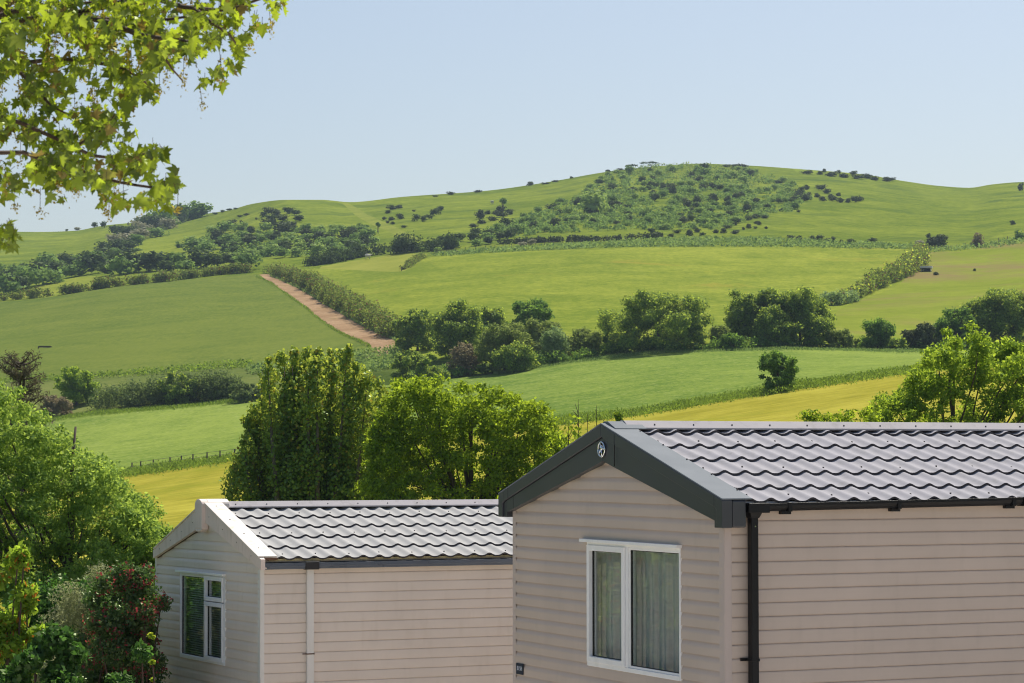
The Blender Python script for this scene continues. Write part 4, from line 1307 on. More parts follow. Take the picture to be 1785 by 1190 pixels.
for i, (px, top, w_, D) in enumerate([(1082, 709, 34, 60), (1108, 718, 36, 61), (1138, 716, 20, 60)]):
    tree_px('garden_bush', ['taller yellow-green bush peeping over the ridge near the chrome badge', 'middle yellow-green bush peeping over the ridge near the gable', 'narrow yellow-green bush peeping over the ridge, farthest from the gable'][i], 'bush', px, top, w_, 'yellowgreen', D=D,
            nleaf=2600, lsize=0.10, base_f=0.2, n_cl=26, seed=70 + i, stems=True, cr=(.25, .4))

# conifer at the left edge
def conifer():
    D = 60; b_ = gD(30, D); s = 1 / pxm(D)
    root = empty('conifer_tree', b_, 'brownish conifer with drooping needles above the left ash tree', 'tree')
    rng = np.random.default_rng(8); V = []; m = MB()
    H = W3(30, 612, D).z - b_.z
    m.tube([(0, 0, -.3), (0, 0, H * .5), (0.1, 0, H * .96)], [.16, .1, .02], 6)
    for k in range(110):
        t = rng.uniform(.25, 1) ** .8
        a = rng.uniform(0, 6.28); L = (1.25 * (1.12 - t) + .35)
        p0 = Vector((0, 0, H * t - .3)); e = p0 + Vector((math.cos(a) * L, math.sin(a) * L, L * rng.uniform(.15, .6)))
        m.tube([p0, p0.lerp(e, .5) - Vector((0, 0, .05)), e], [.03, .02, .006], 4)
        for j in range(60):
            q = np.array(p0.lerp(e, rng.uniform(.25, 1.05))) + rng.normal(size=3) * .06
            V.append(leaves(q[None, :], rng.normal(size=(1, 3)), 0.14, 0.16, rng))
    link('crown', quad_mesh('crown', np.concatenate(V)), [LM['conifer']], root)
    m.build('trunk', M['bark'], root, fix=False)
conifer()

# ------------------------------------------------------------------ shrubs beside the cream caravan
def shrub(name, label, px, top, wpx, D, mat, seed, n, ls, cat='shrub', asp=.6, bottom=None, depth=1.0, extra=None, kind='round', ncl=30, hang=False):
    rng = np.random.default_rng(seed)
    b_ = gD(px, D)
    H = W3(px, top, D).z - b_.z
    Wd = wpx / pxm(D)
    root = empty(name, b_, label, cat)
    cl = []
    for k in range(ncl):
        z = rng.uniform(0.05, 1) * H
        hw = Wd / 2 * math.sqrt(max(.12, 1 - (z / H) ** 3 * .85))
        r = rng.uniform(.16, .3) * min(Wd, H) * .62
        cl.append((rng.uniform(-1, 1) * (hw - r * .5), rng.uniform(-1, 1) * (hw * depth - r * .5), max(r * .5, min(z, H - r * .8)), r))
    cl = np.array(cl)
    V = clumps_cloud(cl, n, ls, rng, asp, .45, .7, .9, .2)
    link('foliage', quad_mesh('foliage', V), [LM[mat]], root)
    m = MB()
    for k in range(14):
        tg = Vector(cl[rng.integers(len(cl))][:3]); b0 = Vector((rng.uniform(-.15, .15), rng.uniform(-.15, .15), -.2))
        md = b0.lerp(tg, .5) + Vector(rng.normal(size=3) * .1)
        m.tube([b0, md, tg], [.03, .018, .006], 4)
    m.build('stem', M['twig'], root, fix=False)
    if extra:
        emat, en, es, ename = extra
        k = rng.integers(0, len(cl), en); d = rand_dirs(en, rng); d[:, 1] = -abs(d[:, 1])
        c = cl[k, :3] + d * cl[k, 3:4] * rng.uniform(.8, 1.1, en)[:, None]
        # little bunches
        c = np.repeat(c, 5, 0) + rng.normal(size=(en * 5, 3)) * es * .7
        link(ename, quad_mesh(ename, leaves(c, rng.normal(size=(len(c), 3)), es, .9, rng)), [LM[emat]], root)
    return root
shrub('flowering_shrub', 'dark glossy shrub dotted with red blossom against the cream gable corner', 225, 985, 185, 26.5, 'berry', 21, 26000, 0.042, extra=('red', 520, 0.026, 'blossom'), ncl=40)
shrub('sage_shrub', 'pale silvery-leaved shrub left of the red-blossomed one', 135, 978, 190, 27.8, 'sage', 22, 20000, 0.034, ncl=30, asp=.45)
shrub('sumac_bush', 'yellow-green bush with orange tints at the bottom left edge', 18, 950, 150, 24.0, 'sumac', 23, 6500, 0.085, asp=.42, ncl=30)
shrub('ivy_mound', 'dark broad-leaved climber spilling over the ground below the sumac', 80, 1092, 190, 23.5, 'ivy', 24, 11000, 0.058, asp=.85, ncl=26)
shrub('dark_hedge_bush', 'dense dark hedge bush filling between the sage and red-blossomed shrubs', 180, 1020, 200, 27.2, 'berry', 28, 26000, 0.042, ncl=44)
shrub('laurel_bush', 'low green leafy bush at the foot of the cream caravan corner', 225, 1120, 130, 24.2, 'ivy', 25, 5200, 0.060, asp=.6, ncl=26)
shrub('lime_creeper', 'bright lime-green creeper hanging beside the cream corner post', 262, 1095, 26, 25.2, 'lime', 26, 1500, 0.040, asp=.7, ncl=14)
shrub('bramble_bush', 'dark twiggy undergrowth between the sage and the laurel', 130, 1010, 330, 29.5, 'ivy', 27, 30000, 0.06, ncl=60)
# trees further left, out of the picture but mirrored in the two gable windows
tree('garden_tree', 'leafy garden tree beyond the left edge, mirrored in the gable windows', 'tree', gD(-650, 34), 6.0, 5.5, LM['ash'], nleaf=9000, lsize=.14, base_f=.05, n_cl=50, seed=31)
tree('garden_tree', 'tall garden tree far left of the sumac bush, mirrored in the dark-framed window', 'tree', gD(-1500, 26), 6.5, 5.0, LM['yellowgreen'], nleaf=9000, lsize=.14, base_f=.05, n_cl=50, seed=32)

def garden_hedge():
    rng = np.random.default_rng(77)
    root = empty('garden_hedge', (-9.5, 24, ZC - 3.8), 'tall dark garden hedge outside the left edge, mirrored in the gable windows', 'hedge')
    cl = []
    for k in range(70):
        t = rng.uniform(0, 1)
        cl.append((-6.5 * t + rng.normal() * .5, 22 * t, rng.uniform(.5, 3.6), rng.uniform(.5, .9)))
    link('foliage', quad_mesh('foliage', clumps_cloud(np.array(cl), 26000, .16, rng, .6, .4)), [LM['oak']], root)
garden_hedge()

# ------------------------------------------------------------------ sycamore branch overhead
def sycamore():
    D0 = 9.2
    base = gD(-2700, 9.6) if False else Vector((-4.6, 10.0, -0.2))
    root = empty('sycamore_tree', base, 'sycamore reaching its leafy branches over the top left of the view', 'tree')
    rng = np.random.default_rng(42)
    def P(px, py, D): return W3(px, py, D) - base
    br = MB()
    tr = MB()
    tr.tube([(0, 0, -.3), (0.05, 0, 1.5), (0.1, -0.05, 3.2), (0.05, 0, 5.0), (0.1, 0, 7.5)], [.26, .22, .19, .14, .05], 10)
    tr.build('trunk', M['bark_grey'], root, smooth=True, fix=False)
    lines = [([(-900, 260), (-500, 120), (-60, 62), (0, 45), (60, 31), (110, 24), (190, 12)], 9.0, .020),
             ([(-60, 62), (0, 28), (60, 12), (110, 9), (170, 3)], 9.3, .012),
             ([(110, 24), (200, 35), (270, 36), (330, 28)], 9.0, .009),
             ([(150, 30), (200, 42), (240, 60), (330, 72)], 8.8, .009),
             ([(-300, 160), (-60, 120), (20, 112), (70, 106), (110, 103), (160, 108), (220, 122), (262, 150)], 9.4, .012),
             ([(-700, 200), (-200, 170), (0, 204), (60, 225), (130, 256), (160, 271), (215, 274), (270, 265)], 9.0, .013),
             ([(-700, 240), (-200, 255), (0, 266), (40, 265), (100, 290), (150, 300), (210, 318), (290, 330)], 8.7, .012),
             ([(190, 12), (250, -5), (320, 12), (340, 14), (400, 18), (430, 6), (470, -8), (510, -12)], 9.2, .009),
             ([(340, 14), (370, 40), (400, 60), (418, 85)], 9.1, .005),
             ([(-60, 62), (40, -10), (150, -40), (300, -50), (450, -40)], 9.6, .012),
             ([(-300, 300), (-60, 372), (-10, 398), (14, 402)], 8.6, .008),
             ([(240, 60), (280, 90), (300, 120), (318, 140)], 8.9, .005),
             ([(100, 290), (140, 250), (180, 225), (200, 200)], 8.9, .005),
             ([(20, 112), (60, 150), (90, 185), (120, 200)], 9.2, .006)]
    tips = []
    for pts, D, r in lines:
        L = smooth_line(pts, 22)
        P3 = [P(a, b, D + 0.25 * math.sin(a * .01 + b * .02)) for a, b in L]
        n = len(P3)
        br.tube(P3, [r * 1.5 * (1 - .75 * i / n) for i in range(n)], 5)
        for i in range(n):
            if L[i][0] > -80: tips.append((L[i], D))
    # leafy area as outline rows: (py, [(x0,x1),...])
    area = [(-30, [(-60, 520)]), (10, [(-60, 500)]), (40, [(-60, 465)]), (60, [(-60, 440)]), (90, [(-60, 425)]), (120, [(-60, 290), (325, 418)]), (140, [(-60, 285), (335, 395)]), (165, [(-60, 280)]), (190, [(-60, 240)]), (215, [(-60, 230)]),
            (235, [(-60, 240)]), (255, [(60, 290)]), (275, [(-60, 300)]), (295, [(-60, 315)]), (315, [(-60, 325)]), (335, [(-40, 130), (165, 312)]), (352, [(90, 120), (165, 300)]), (362, [(170, 195), (285, 305)])]
    rows = np.array([a[0] for a in area], float)
    cen = []; 
    def ok(px, py):
        i = int(np.argmin(abs(rows - py)))
        return any(a + 12 <= px <= b_ - 4 for a, b_ in area[i][1])
    while len(cen) < 3300:
        if rng.uniform() < .62:
            (a, b_), D = tips[rng.integers(len(tips))]
            px, py = a + rng.normal() * 22, b_ + abs(rng.normal()) * 26 - 8
        else:
            px, py = rng.uniform(-80, 520), rng.uniform(-60, 365); D = 9.1
        if not ok(px, py): continue
        # leave some sky gaps
        g_ = math.sin(px * .043 + 1.0) * math.sin(py * .051 + .4) + .5 * math.sin(px * .1 + py * .08)
        if g_ > .26 and rng.uniform() < .85: continue
        cen.append((px, py, D + rng.normal() * .28))
    for k in range(60):
        cen.append((rng.uniform(-60, 30), rng.uniform(388, 428), 8.6 + rng.normal() * .08))
    # five-lobed leaf outline
    lobes = [(0, 0), (.18, -.12), (.46, -.16), (.36, .04), (.50, .10), (.70, .26), (.48, .32), (.30, .38), (.40, .60), (.24, .62), (.14, .80), (0, 1.05), (-.14, .80), (-.24, .62), (-.40, .60), (-.30, .38), (-.48, .32), (-.70, .26), (-.50, .10), (-.36, .04), (-.46, -.16), (-.18, -.12)]
    lob = np.array(lobes); nl = len(lob)
    V = []; Fc = []; st = MB()
    for i, (px, py, D) in enumerate(cen):
        c = np.array(P(px, py, D))
        size = rng.uniform(.018, .038) if rng.uniform() < .6 else rng.uniform(.036, .060)
        # blades hang down and outward, faces turned many ways
        down = unit(np.array([rng.normal() * .7, rng.normal() * .5, -0.9 + rng.normal() * .45]))
        nr = unit(np.cross(down, rng.normal(size=3)) + np.array([0.0, -.35, .55]))
        side = unit(np.cross(down, nr)); nr = np.cross(side, down)
        bend = rng.uniform(.2, 1.1); sq = rng.uniform(.62, 1.08); skew = rng.normal() * .18
        b0 = len(V)
        for (a, t) in lob:
            V.append(c + side * (a * sq + skew * t) * size + down * t * size * .95 - nr * bend * size * (abs(a) ** 1.5 + .35 * t * t))
        V.append(c + down * .3 * size)
        for k in range(nl):
            Fc.append((b0 + k, b0 + (k + 1) % nl, b0 + nl))
        if i % 2 == 0:
            e = c - down * size * .6
            st.tube([tuple(e), tuple(c)], [.0012, .001], 3, cap=False)
    link('leaf_spray', mesh_np('leaf_spray', np.array(V), np.array(Fc)), [LM['sycamore']], root)
    # hanging seed bunches
    S = []
    for k in range(120):
        (a, b_), D = tips[rng.integers(len(tips))]
        px, py = a + rng.normal() * 25, b_ + abs(rng.normal()) * 30
        if px < -40 or not ok(px, py): continue
        L = rng.uniform(.03, .10)
        p0 = np.array(P(px, py, D - .1)); p1 = p0 + np.array([rng.normal() * .008, 0, -L])
        st.tube([tuple(p0), tuple(p1)], [.0012, .0012], 3, cap=False)
        n = rng.integers(14, 40)
        cc = p1 + rng.normal(size=(n, 3)) * np.array([.008, .008, .022]) 
        S.append(leaves(cc, rng.normal(size=(n, 3)), .013, .6, rng))
    for px, py in [(146, 70), (70, 370), (183, 365), (25, 362), (190, 375), (262, 345), (215, 362), (385, 138), (435, 82), (325, 105), (310, 365), (160, 318), (50, 232), (278, 160)]:
        p1 = np.array(P(px, py, 8.9)); st.tube([tuple(p1 + np.array([0, 0, .09])), tuple(p1)], [.0012, .0012], 3, cap=False)
        S.append(leaves(p1 + rng.normal(size=(22, 3)) * .009, rng.normal(size=(22, 3)), .012, .7, rng))
    link('seed_cluster', quad_mesh('seed_cluster', np.concatenate(S)), [LM['seed']], root)
    br.v += []; 
    br.build('branch', M['twig'], root, fix=False, smooth=True)
    tag(st.build('leaf_stalk', M['twig'], root, fix=False), kind='stuff')
sycamore()

# ------------------------------------------------------------------ hedges
def hedge(name, label, line, hpx, depth, mat, seed, dens=26, ls=0.45, cat='hedge', lump=0.35, foot=True, extra=None, cov=1.0):
    """hedge along a ground line given as seen points; hpx height in picture rows at each end"""
    rng = np.random.default_rng(seed)
    L = smooth_line(line, 4.0)
    P = G(L[:, 0], L[:, 1])
    seg = np.linalg.norm(np.diff(P, axis=0), axis=1); cum = np.concatenate([[0], np.cumsum(seg)]); tot = cum[-1]
    base = Vector(P[0])
    tag_root = empty(name, base, label, cat)
    Hs = np.interp(np.linspace(0, 1, len(P)), np.linspace(0, 1, len(hpx)), hpx) * P[:, 1] / F
    ncl = max(8, int(tot / (Hs.mean() * .30)))
    s = np.sort(rng.uniform(0, tot, ncl))
    cx_ = np.stack([np.interp(s, cum, P[:, k]) for k in range(3)], 1); hh = np.interp(s, cum, Hs)
    f = np.clip(1 + rng.normal(size=ncl) * lump * .5 + lump * .5 * np.sin(s * .35 + seed), .45, 1.5)
    cl = []
    for i in range(ncl):
        h = hh[i] * f[i]
        cl.append((*(cx_[i] + np.array([rng.normal() * .3, rng.normal() * depth * .35, h * .62]) - np.array(base)), h * .55, h * .6, h * .42))
        cl.append((*(cx_[i] + np.array([rng.normal() * .5, rng.normal() * depth * .4, h * .25]) - np.array(base)), h * .55, h * .55, h * .35))
    n = int(cov * 17 * tot * Hs.mean() / ls ** 2)
    V = clumps_cloud(np.array(cl), n, ls, rng, .65, .4, .8, 1, .3)
    link('foliage', quad_mesh('foliage', V), [LM[mat]], tag_root)
    if extra:
        k = int(n * extra[1])
        V = clumps_cloud(np.array(cl) * np.array([1, 1, 1, 1.03, 1.03, 1.08]), k, ls, rng, .65, .15, .8, 1, .3)
        link('blossom', quad_mesh('blossom', V), [LM[extra[0]]], tag_root)
    return tag_root

hedge('field_hedge', 'long clipped hedge along the top of the big left field', [(-60, 529), (0, 522), (100, 512), (200, 498), (300, 489), (380, 480), (436, 476)], [15, 18, 16], 1.3, 'hedge', 101, ls=.5, lump=.18)
hedge('field_hedge', 'thick hedge running downhill along the sandy track', [(464, 476), (500, 484), (545, 506), (585, 532), (630, 556), (690, 590)], [15, 26, 32], 1.2, 'hedge', 102, dens=110, ls=.42)
hedge('field_hedge', 'yellow-topped hedge climbing between the meadow and the right pasture', [(1452, 532), (1490, 518), (1530, 500), (1575, 482), (1600, 462), (1606, 446)], [16, 21, 26, 20], 1.7, 'hedge', 103, ls=.5, extra=('lime', .12))
hedge('field_hedge', 'grey-green lower hedge left of the poplar, below the pale strip', [(165, 716), (220, 711), (275, 707), (340, 702), (400, 698), (445, 695)], [50, 42, 48, 44], 2.0, 'hedge_grey', 104, ls=.3, lump=.2, cov=1.8)
hedge('field_hedge', 'short hedge beside the small pale paddock', [(703, 468), (722, 458), (736, 449)], [7, 9, 8], .8, 'hedge', 105, dens=60, ls=.4)
hedge('field_hedge', 'dark hedge line between the small paddock and the hill grass', [(530, 466), (580, 460), (640, 447), (700, 441), (745, 438), (790, 432)], [16, 20, 26, 20], 3.0, 'far_dark', 106, dens=75, ls=.6)
hedge('field_hedge', 'dark low bank of gorse under the hillside scrub', [(870, 424), (960, 420), (1060, 418), (1150, 414), (1145, 412)], [9, 10, 9], 2, 'gorse', 107, dens=45, ls=.6, lump=.2)
hedge('field_hedge', 'low undergrowth at the foot of the mid-field trees', [(690, 660), (800, 655), (880, 645), (1000, 628), (1100, 614), (1200, 612), (1300, 608), (1440, 606), (1520, 606), (1640, 610), (1720, 608)], [16, 18, 14, 14], 2.2, 'dark', 108, dens=95, ls=.36, lump=.5)
hedge('field_hedge', 'wispy grey-green scrub at the lower end of the climbing hedge', [(1432, 528), (1462, 530), (1490, 522)], [18, 24, 10], 2, 'greygreen', 109, dens=90, ls=.45)

# ------------------------------------------------------------------ trees across the middle
MID = [
 (1352, 528, 606, 100, 'oak', 'dense lower foliage bush between the stems of the tall group', {}),
 (1425, 540, 606, 70, 'oak', 'leafy bush skirting the right tree of the tall group', {}),
 # px, top, foot, width, mat, label, kw
 (728, 533, 612, 88, 'oak', 'dark rounded tree at the left end of the middle tree group', {}),
 (802, 520, 622, 100, 'oak', 'broad green tree, second from the left of the middle group', {}),
 (925, 514, 588, 92, 'dark', 'darkest tree standing behind the middle group', {}),
 (858, 530, 592, 60, 'oak', 'small tree filling the gap behind the middle group', {}),
 (880, 556, 646, 105, 'olive', 'olive-green tree at the front of the middle group', {}),
 (940, 546, 622, 100, 'olive', 'yellowish olive tree under the darkest one', {}),
 (968, 562, 630, 66, 'greygreen', 'pale green tree with whitish leaf tips in the middle group', {}),
 (812, 592, 652, 66, 'brown', 'brownish half-bare shrub in front of the middle group', {}),
 (728, 608, 668, 112, 'oak', 'low round deep green tree by the end of the sandy track', {}),
 (895, 590, 648, 80, 'oak', 'low green bush at the foot of the olive tree', {}),
 (1018, 566, 622, 70, 'olive', 'bushy tree trailing off right of the middle group', {}),
 (1148, 496, 612, 204, 'oak', 'largest wide-crowned oak standing alone in the field edge', dict(big=1)),
 (1060, 570, 616, 40, 'dark', 'small dark bush left below the big oak', {}),
 (1300, 497, 604, 90, 'oak', 'left tree of the tall twin group right of the oak', {}),
 (1395, 490, 604, 110, 'oak', 'right tree of the tall twin group with visible stems', dict(stems=1)),
 (1345, 494, 604, 80, 'oak', 'middle tree of the tall group right of the oak', dict(stems=1)),
 (1255, 560, 608, 50, 'olive', 'bush between the oak and the tall twin group', {}),
 (1275, 575, 610, 50, 'dark', 'dark bush at the foot of the tall group', {}),
 (1470, 570, 608, 64, 'olive', 'low bush right of the tall twin group', {}),
 (1530, 546, 608, 62, 'dark', 'upright small dark tree in the right field edge', {}),
 (1565, 585, 610, 36, 'oak', 'low bush right of the upright small tree', {}),
 (1608, 556, 608, 72, 'gorse', 'dull brown-green rounded bush in the right field edge', {}),
 (1665, 525, 606, 86, 'dark', 'round dark tree left of the big right-hand tree', {}),
 (1745, 487, 600, 130, 'oak', 'big spreading tree at the right edge beyond the bright ash', dict(big=1)),
 (1355, 598, 683, 74, 'dark', 'lone small tree standing in front of the green crop field', dict(lone=1)),
 (133, 634, 708, 84, 'ash', 'pale yellow-green rounded tree in the left lower hedge', {}),
 (312, 641, 706, 78, 'oak', 'darker green rounded tree in the left lower hedge', {}),
 (98, 680, 728, 60, 'brown', 'brownish bush by the left end of the lower hedge', {}),
 (430, 660, 702, 60, 'hedge_grey', 'grey-green bush beside the poplar at the end of the lower hedge', {}),
]
for i, (px, top, foot, wpx, mat, lab, kw) in enumerate(MID):
    area = wpx * (foot - top)
    Dn = g1(px, foot).y
    ls = 4.6 / pxm(Dn)          # leaf sprays about two and a half pixels across
    n = int(area * 1.7)
    nm = 'oak_tree' if 'oak' in lab and 'oak stand' in lab else ('tree' if 'tree' in lab else 'bush')
    nm = {'tree': 'field_tree', 'bush': 'field_bush', 'oak_tree': 'oak_tree'}[nm]
    if 'shrub' in lab: nm = 'field_bush'
    tree_px(nm, lab, 'bush' if nm == 'field_bush' else 'tree', px, top, wpx, mat, py=foot, sink=0.15, nleaf=n, lsize=ls,
            base_f=0.02 if not kw.get('stems') else .12, n_cl=int(24 + area / 260), seed=200 + i, cr=(.17, .30) if area > 5000 else (.22, .4),
            trunk_r=None if not kw.get('lone') else .12, stems=(nm == 'field_bush'), n_limb=16 if kw.get('stems') else 8, kind='round')

# ------------------------------------------------------------------ far hillside: wood, thickets and scattered bushes
PROTO = {}
def bush_proto(mat, v, n=340):
    k = (mat, v)
    if k not in PROTO:
        rng = np.random.default_rng(900 + v * 7 + len(mat))
        cl = []
        for i in range(9):
            a = rng.uniform(0, 6.28); q = rng.uniform(0, .55)
            cl.append((math.cos(a) * q * .5, math.sin(a) * q * .5, rng.uniform(.25, .68), rng.uniform(.18, .32)))
        cl = np.array(cl)
        me = quad_mesh('bush_crown', clumps_cloud(cl, n, .14, rng, .75, .2, 1.2, .85, .5))
        me.materials.append(LM[mat])
        PROTO[k] = me
    return PROTO[k]
NB = [0]
def bush(px, py, w, h, mat, label, group, name='hill_bush', cat='bush'):
    p = g1(px, py)
    me = bush_proto(mat, NB[0] % 4)
    NB[0] += 1
    o = bpy.data.objects.new(name, me); COL.objects.link(o)
    s = 1 / pxm(p.y)
    o.location = p - Vector((0, 0, h * s * .08)); w *= 1.18; o.scale = (w * s, w * s, h * s * 1.15)
    o.rotation_euler = (0, 0, (NB[0] * 2.4) % 6.28)
    tag(o, label, cat, group)

def cluster(pts, mat, label, group, **kw):
    for q in pts:
        bush(q[0], q[1], q[2], q[3], q[4] if len(q) > 4 else mat, label, group, **kw)

def scatter(poly, n, wr, hr, mats, label, group, seed, name='hill_bush', cat='bush', minsep=0.55):
    rng = np.random.default_rng(seed)
    poly = np.array(poly, float)
    x0, y0 = poly.min(0); x1, y1 = poly.max(0)
    got = []; tries = 0
    while len(got) < n and tries < n * 60:
        tries += 1
        q = np.array([[rng.uniform(x0, x1), rng.uniform(y0, y1)]])
        if not inside(q, poly)[0]: continue
        w = rng.uniform(*wr)
        if any(abs(q[0, 0] - a[0]) < (w + a[2]) * .5 * minsep and abs(q[0, 1] - a[1]) < (w + a[2]) * .22 * minsep for a in got): continue
        got.append((q[0, 0], q[0, 1], w))
    got.sort(key=lambda a: a[1])
    xm = np.median([a[0] for a in got]); xq = np.quantile([a[0] for a in got], [.17, .33, .5, .67, .83]); ymm = np.median([a[1] for a in got])
    for a in got:
        m_ = mats[int(rng.integers(len(mats)))]
        lab = label
        if n > 8:
            tone = {'far': 'mid green', 'far_dark': 'dark green', 'far_pale': 'pale green', 'gorse': 'dull brownish', 'hawthorn': 'whitish'}[m_]
            side = ['far left', 'left', 'left middle', 'right middle', 'right', 'far right'][int((a[0] > xq).sum())] if n > 24 else ('left' if a[0] < xm else 'right')
            lab = '%s %s, %s %s' % (tone, label, 'upper' if a[1] < ymm else 'lower', side)
            if a[2] > (wr[0] + wr[1]) / 2 + (wr[1] - wr[0]) * .2: lab = 'large ' + lab
        bush(a[0], a[1], a[2], rng.uniform(*hr) * a[2], m_, lab, group, name, cat)

# main scrub on the big hill: an undergrowth mat plus the individual bushes
S1 = [(1065, 300), (1150, 290), (1290, 292), (1385, 322), (1412, 345), (1380, 368), (1290, 388), (1240, 402), (1150, 400), (1060, 404), (960, 408), (880, 415), (835, 420), (850, 402), (905, 385), (960, 362), (1010, 342)]
scatter(S1, 172, (13, 23), (.6, .85), ['far', 'far_pale', 'far_dark', 'far_pale', 'gorse', 'far'], 'bush in the dense big-hill scrub', 'bushes of the dense hill scrub', 301)
scatter([(1290, 378), (1240, 402), (1130, 404), (1140, 412), (1240, 418), (1300, 405), (1330, 385)], 16, (10, 17), (.45, .7), ['gorse', 'far_dark'], 'bush along the lower scrub fringe', 'bushes on the lower fringe of the scrub', 302)
bush(1035, 372, 62, 44, 'far_pale', 'large bright green rounded tree at the left side of the hill scrub', None, name='hill_tree', cat='tree')
# undergrowth mat
def mat_stuff(name, poly, n, h, mat, seed, ls, label, thr=-.75, ball=False):
    rng = np.random.default_rng(seed); poly = np.array(poly, float)
    x0, y0 = poly.min(0); x1, y1 = poly.max(0)
    q = np.stack([rng.uniform(x0, x1, n * 3), rng.uniform(y0, y1, n * 3)], 1); q = q[inside(q, poly)][:n]
    nz = np.sin(q[:, 0] * .09 + 2 * np.sin(q[:, 1] * .13)) * np.sin(q[:, 1] * .21 + q[:, 0] * .03) + rng.normal(size=len(q)) * .35
    q = q[nz > thr]
    P = G(q[:, 0], q[:, 1])
    if ball:
        k = len(q) // 34; C_ = P[:k]; r = rng.uniform(.5, 1.0, k) * h
        idx = rng.integers(0, k, len(P)); d = rand_dirs(len(P), rng); d[:, 2] = abs(d[:, 2])
        P = C_[idx] + d * r[idx][:, None] * rng.uniform(.8, 1.05, len(P))[:, None] * np.array([1.1, 1.1, .95])
        o = link(name, quad_mesh(name, leaves(P, d + rng.normal(size=(len(P), 3)) * .4, ls, .7, rng)), [LM[mat]])
        tag(o, label, 'undergrowth', None, 'stuff')
        return
    P[:, 2] += rng.uniform(0, 1, len(P)) ** 1.3 * h
    nr = rng.normal(size=(len(P), 3)) * .8 + np.array([0, -.2, .6])
    o = link(name, quad_mesh(name, leaves(P, nr, ls, .7, rng)), [LM[mat]])
    tag(o, label, 'undergrowth', None, 'stuff')
mat_stuff('scrub_undergrowth', S1, 40000, 2.0, 'far', 311, .75, 'low tangled undergrowth between the bushes of the big hill', -.45, True)
mat_stuff('scrub_undergrowth', S1, 6000, .9, 'bank', 317, .8, 'pale rough grass and herbs among the hill scrub', 0)
S1b = [(1140, 286), (1215, 285), (1300, 290), (1360, 318), (1300, 330), (1200, 318), (1120, 310), (1075, 300)]
mat_stuff('bracken', S1b, 2600, .8, 'olive', 312, .8, 'bracken and rough herbage over the top of the big hill')
# grassy bank of rough herbage between meadow and hill
BK = [(745, 446), (820, 436), (900, 430), (1000, 424), (1100, 418), (1200, 416), (1320, 416), (1450, 424), (1590, 430), (1600, 437), (1480, 436), (1300, 430), (1100, 428), (980, 432), (860, 439), (780, 446)]
mat_stuff('bank_herbage', BK, 9000, .9, 'bank', 313, .7, 'rough green herbage on the bank above the meadow')
BK2 = [(1600, 437), (1660, 432), (1720, 424), (1785, 412), (1840, 405), (1840, 414), (1785, 424), (1720, 434), (1660, 439), (1612, 442)]
mat_stuff('bank_herbage', BK2, 1500, .8, 'bank', 314, .7, 'rough green herbage along the top fence of the right pasture')
BK3 = [(600, 618), (640, 612), (700, 606), (700, 640), (640, 650), (560, 652), (430, 652), (430, 640)]
mat_stuff('rough_herbage', BK3, 5000, .7, 'bank', 315, .45, 'rough herbage below the end of the sandy track')
BK4 = [(170, 652), (300, 641), (440, 628), (440, 641), (300, 652), (170, 660), (0, 668), (0, 660)]
mat_stuff('rough_herbage', BK4, 3000, .6, 'grass', 316, .4, 'strip of rough grass along the foot of the big left field')

# explicit bushes, right side of the hill
cluster([(1430, 331, 20, 12), (1442, 336, 16, 10), (1424, 342, 14, 10), (1434, 350, 16, 9), (1452, 350, 18, 12), (1464, 353, 16, 10), (1462, 340, 12, 8), (1478, 353, 14, 8), (1490, 352, 18, 14), (1500, 350, 14, 11), (1448, 342, 14, 8)], 'gorse', 'dark bush of the compact clump right of the hill scrub', 'clump of dark bushes right of the scrub')
cluster([(1398, 335, 14, 12), (1392, 345, 16, 12), (1405, 330, 14, 10), (1382, 350, 16, 10), (1410, 340, 10, 8)], 'gorse', 'dark bush at the right tip of the hill scrub', 'dark bushes at the right tip of the scrub')
cluster([(1305, 382, 18, 8), (1318, 380, 18, 9), (1333, 380, 16, 7), (1323, 390, 12, 7), (1317, 396, 8, 5), (1335, 396, 8, 5), (1362, 368, 12, 8), (1388, 358, 10, 7), (1392, 370, 8, 5), (1262, 375, 10, 6), (1372, 356, 8, 4), (1296, 398, 7, 5)], 'gorse', 'small dark bush dotted on the grass below the hill scrub', 'small bushes dotted below the scrub')
cluster([(1378, 418, 16, 9), (1392, 419, 16, 9), (1415, 420, 18, 11), (1428, 422, 18, 12), (1442, 424, 16, 9), (1453, 419, 11, 8), (1467, 426, 12, 8), (1484, 428, 18, 10), (1521, 423, 17, 9)], 'gorse', 'dark bush in the row just above the meadow bank', 'row of dark bushes above the meadow bank')
cluster([(1618, 414, 12, 9), (1622, 430, 26, 20), (1640, 430, 30, 22), (1636, 424, 24, 16)], 'gorse', 'dark bush of the group at the top of the climbing hedge', 'dark bushes at the top of the climbing hedge')
bush(1604, 436, 24, 20, 'hawthorn', 'whitish flowering bush at the top of the climbing hedge', None, cat='bush')
bush(1705, 430, 28, 30, 'brown', 'reddish-brown rounded tree above the right pasture', None, name='hill_tree', cat='tree')
bush(1765, 393, 12, 8, 'gorse', 'tiny dark bush on the slope near the right edge', None)
bush(1776, 416, 24, 22, 'far', 'dark small tree at the right edge above the pasture', None, name='hill_tree', cat='tree')
bush(1779, 333, 14, 16, 'gorse', 'dark bush on the skyline at the right edge', None)
bush(1631, 480, 14, 7, 'gorse', 'low dark bush on the right pasture below the field shelter', None)
bush(1699, 472, 7, 5, 'gorse', 'tiny bush alone in the middle of the right pasture', None)
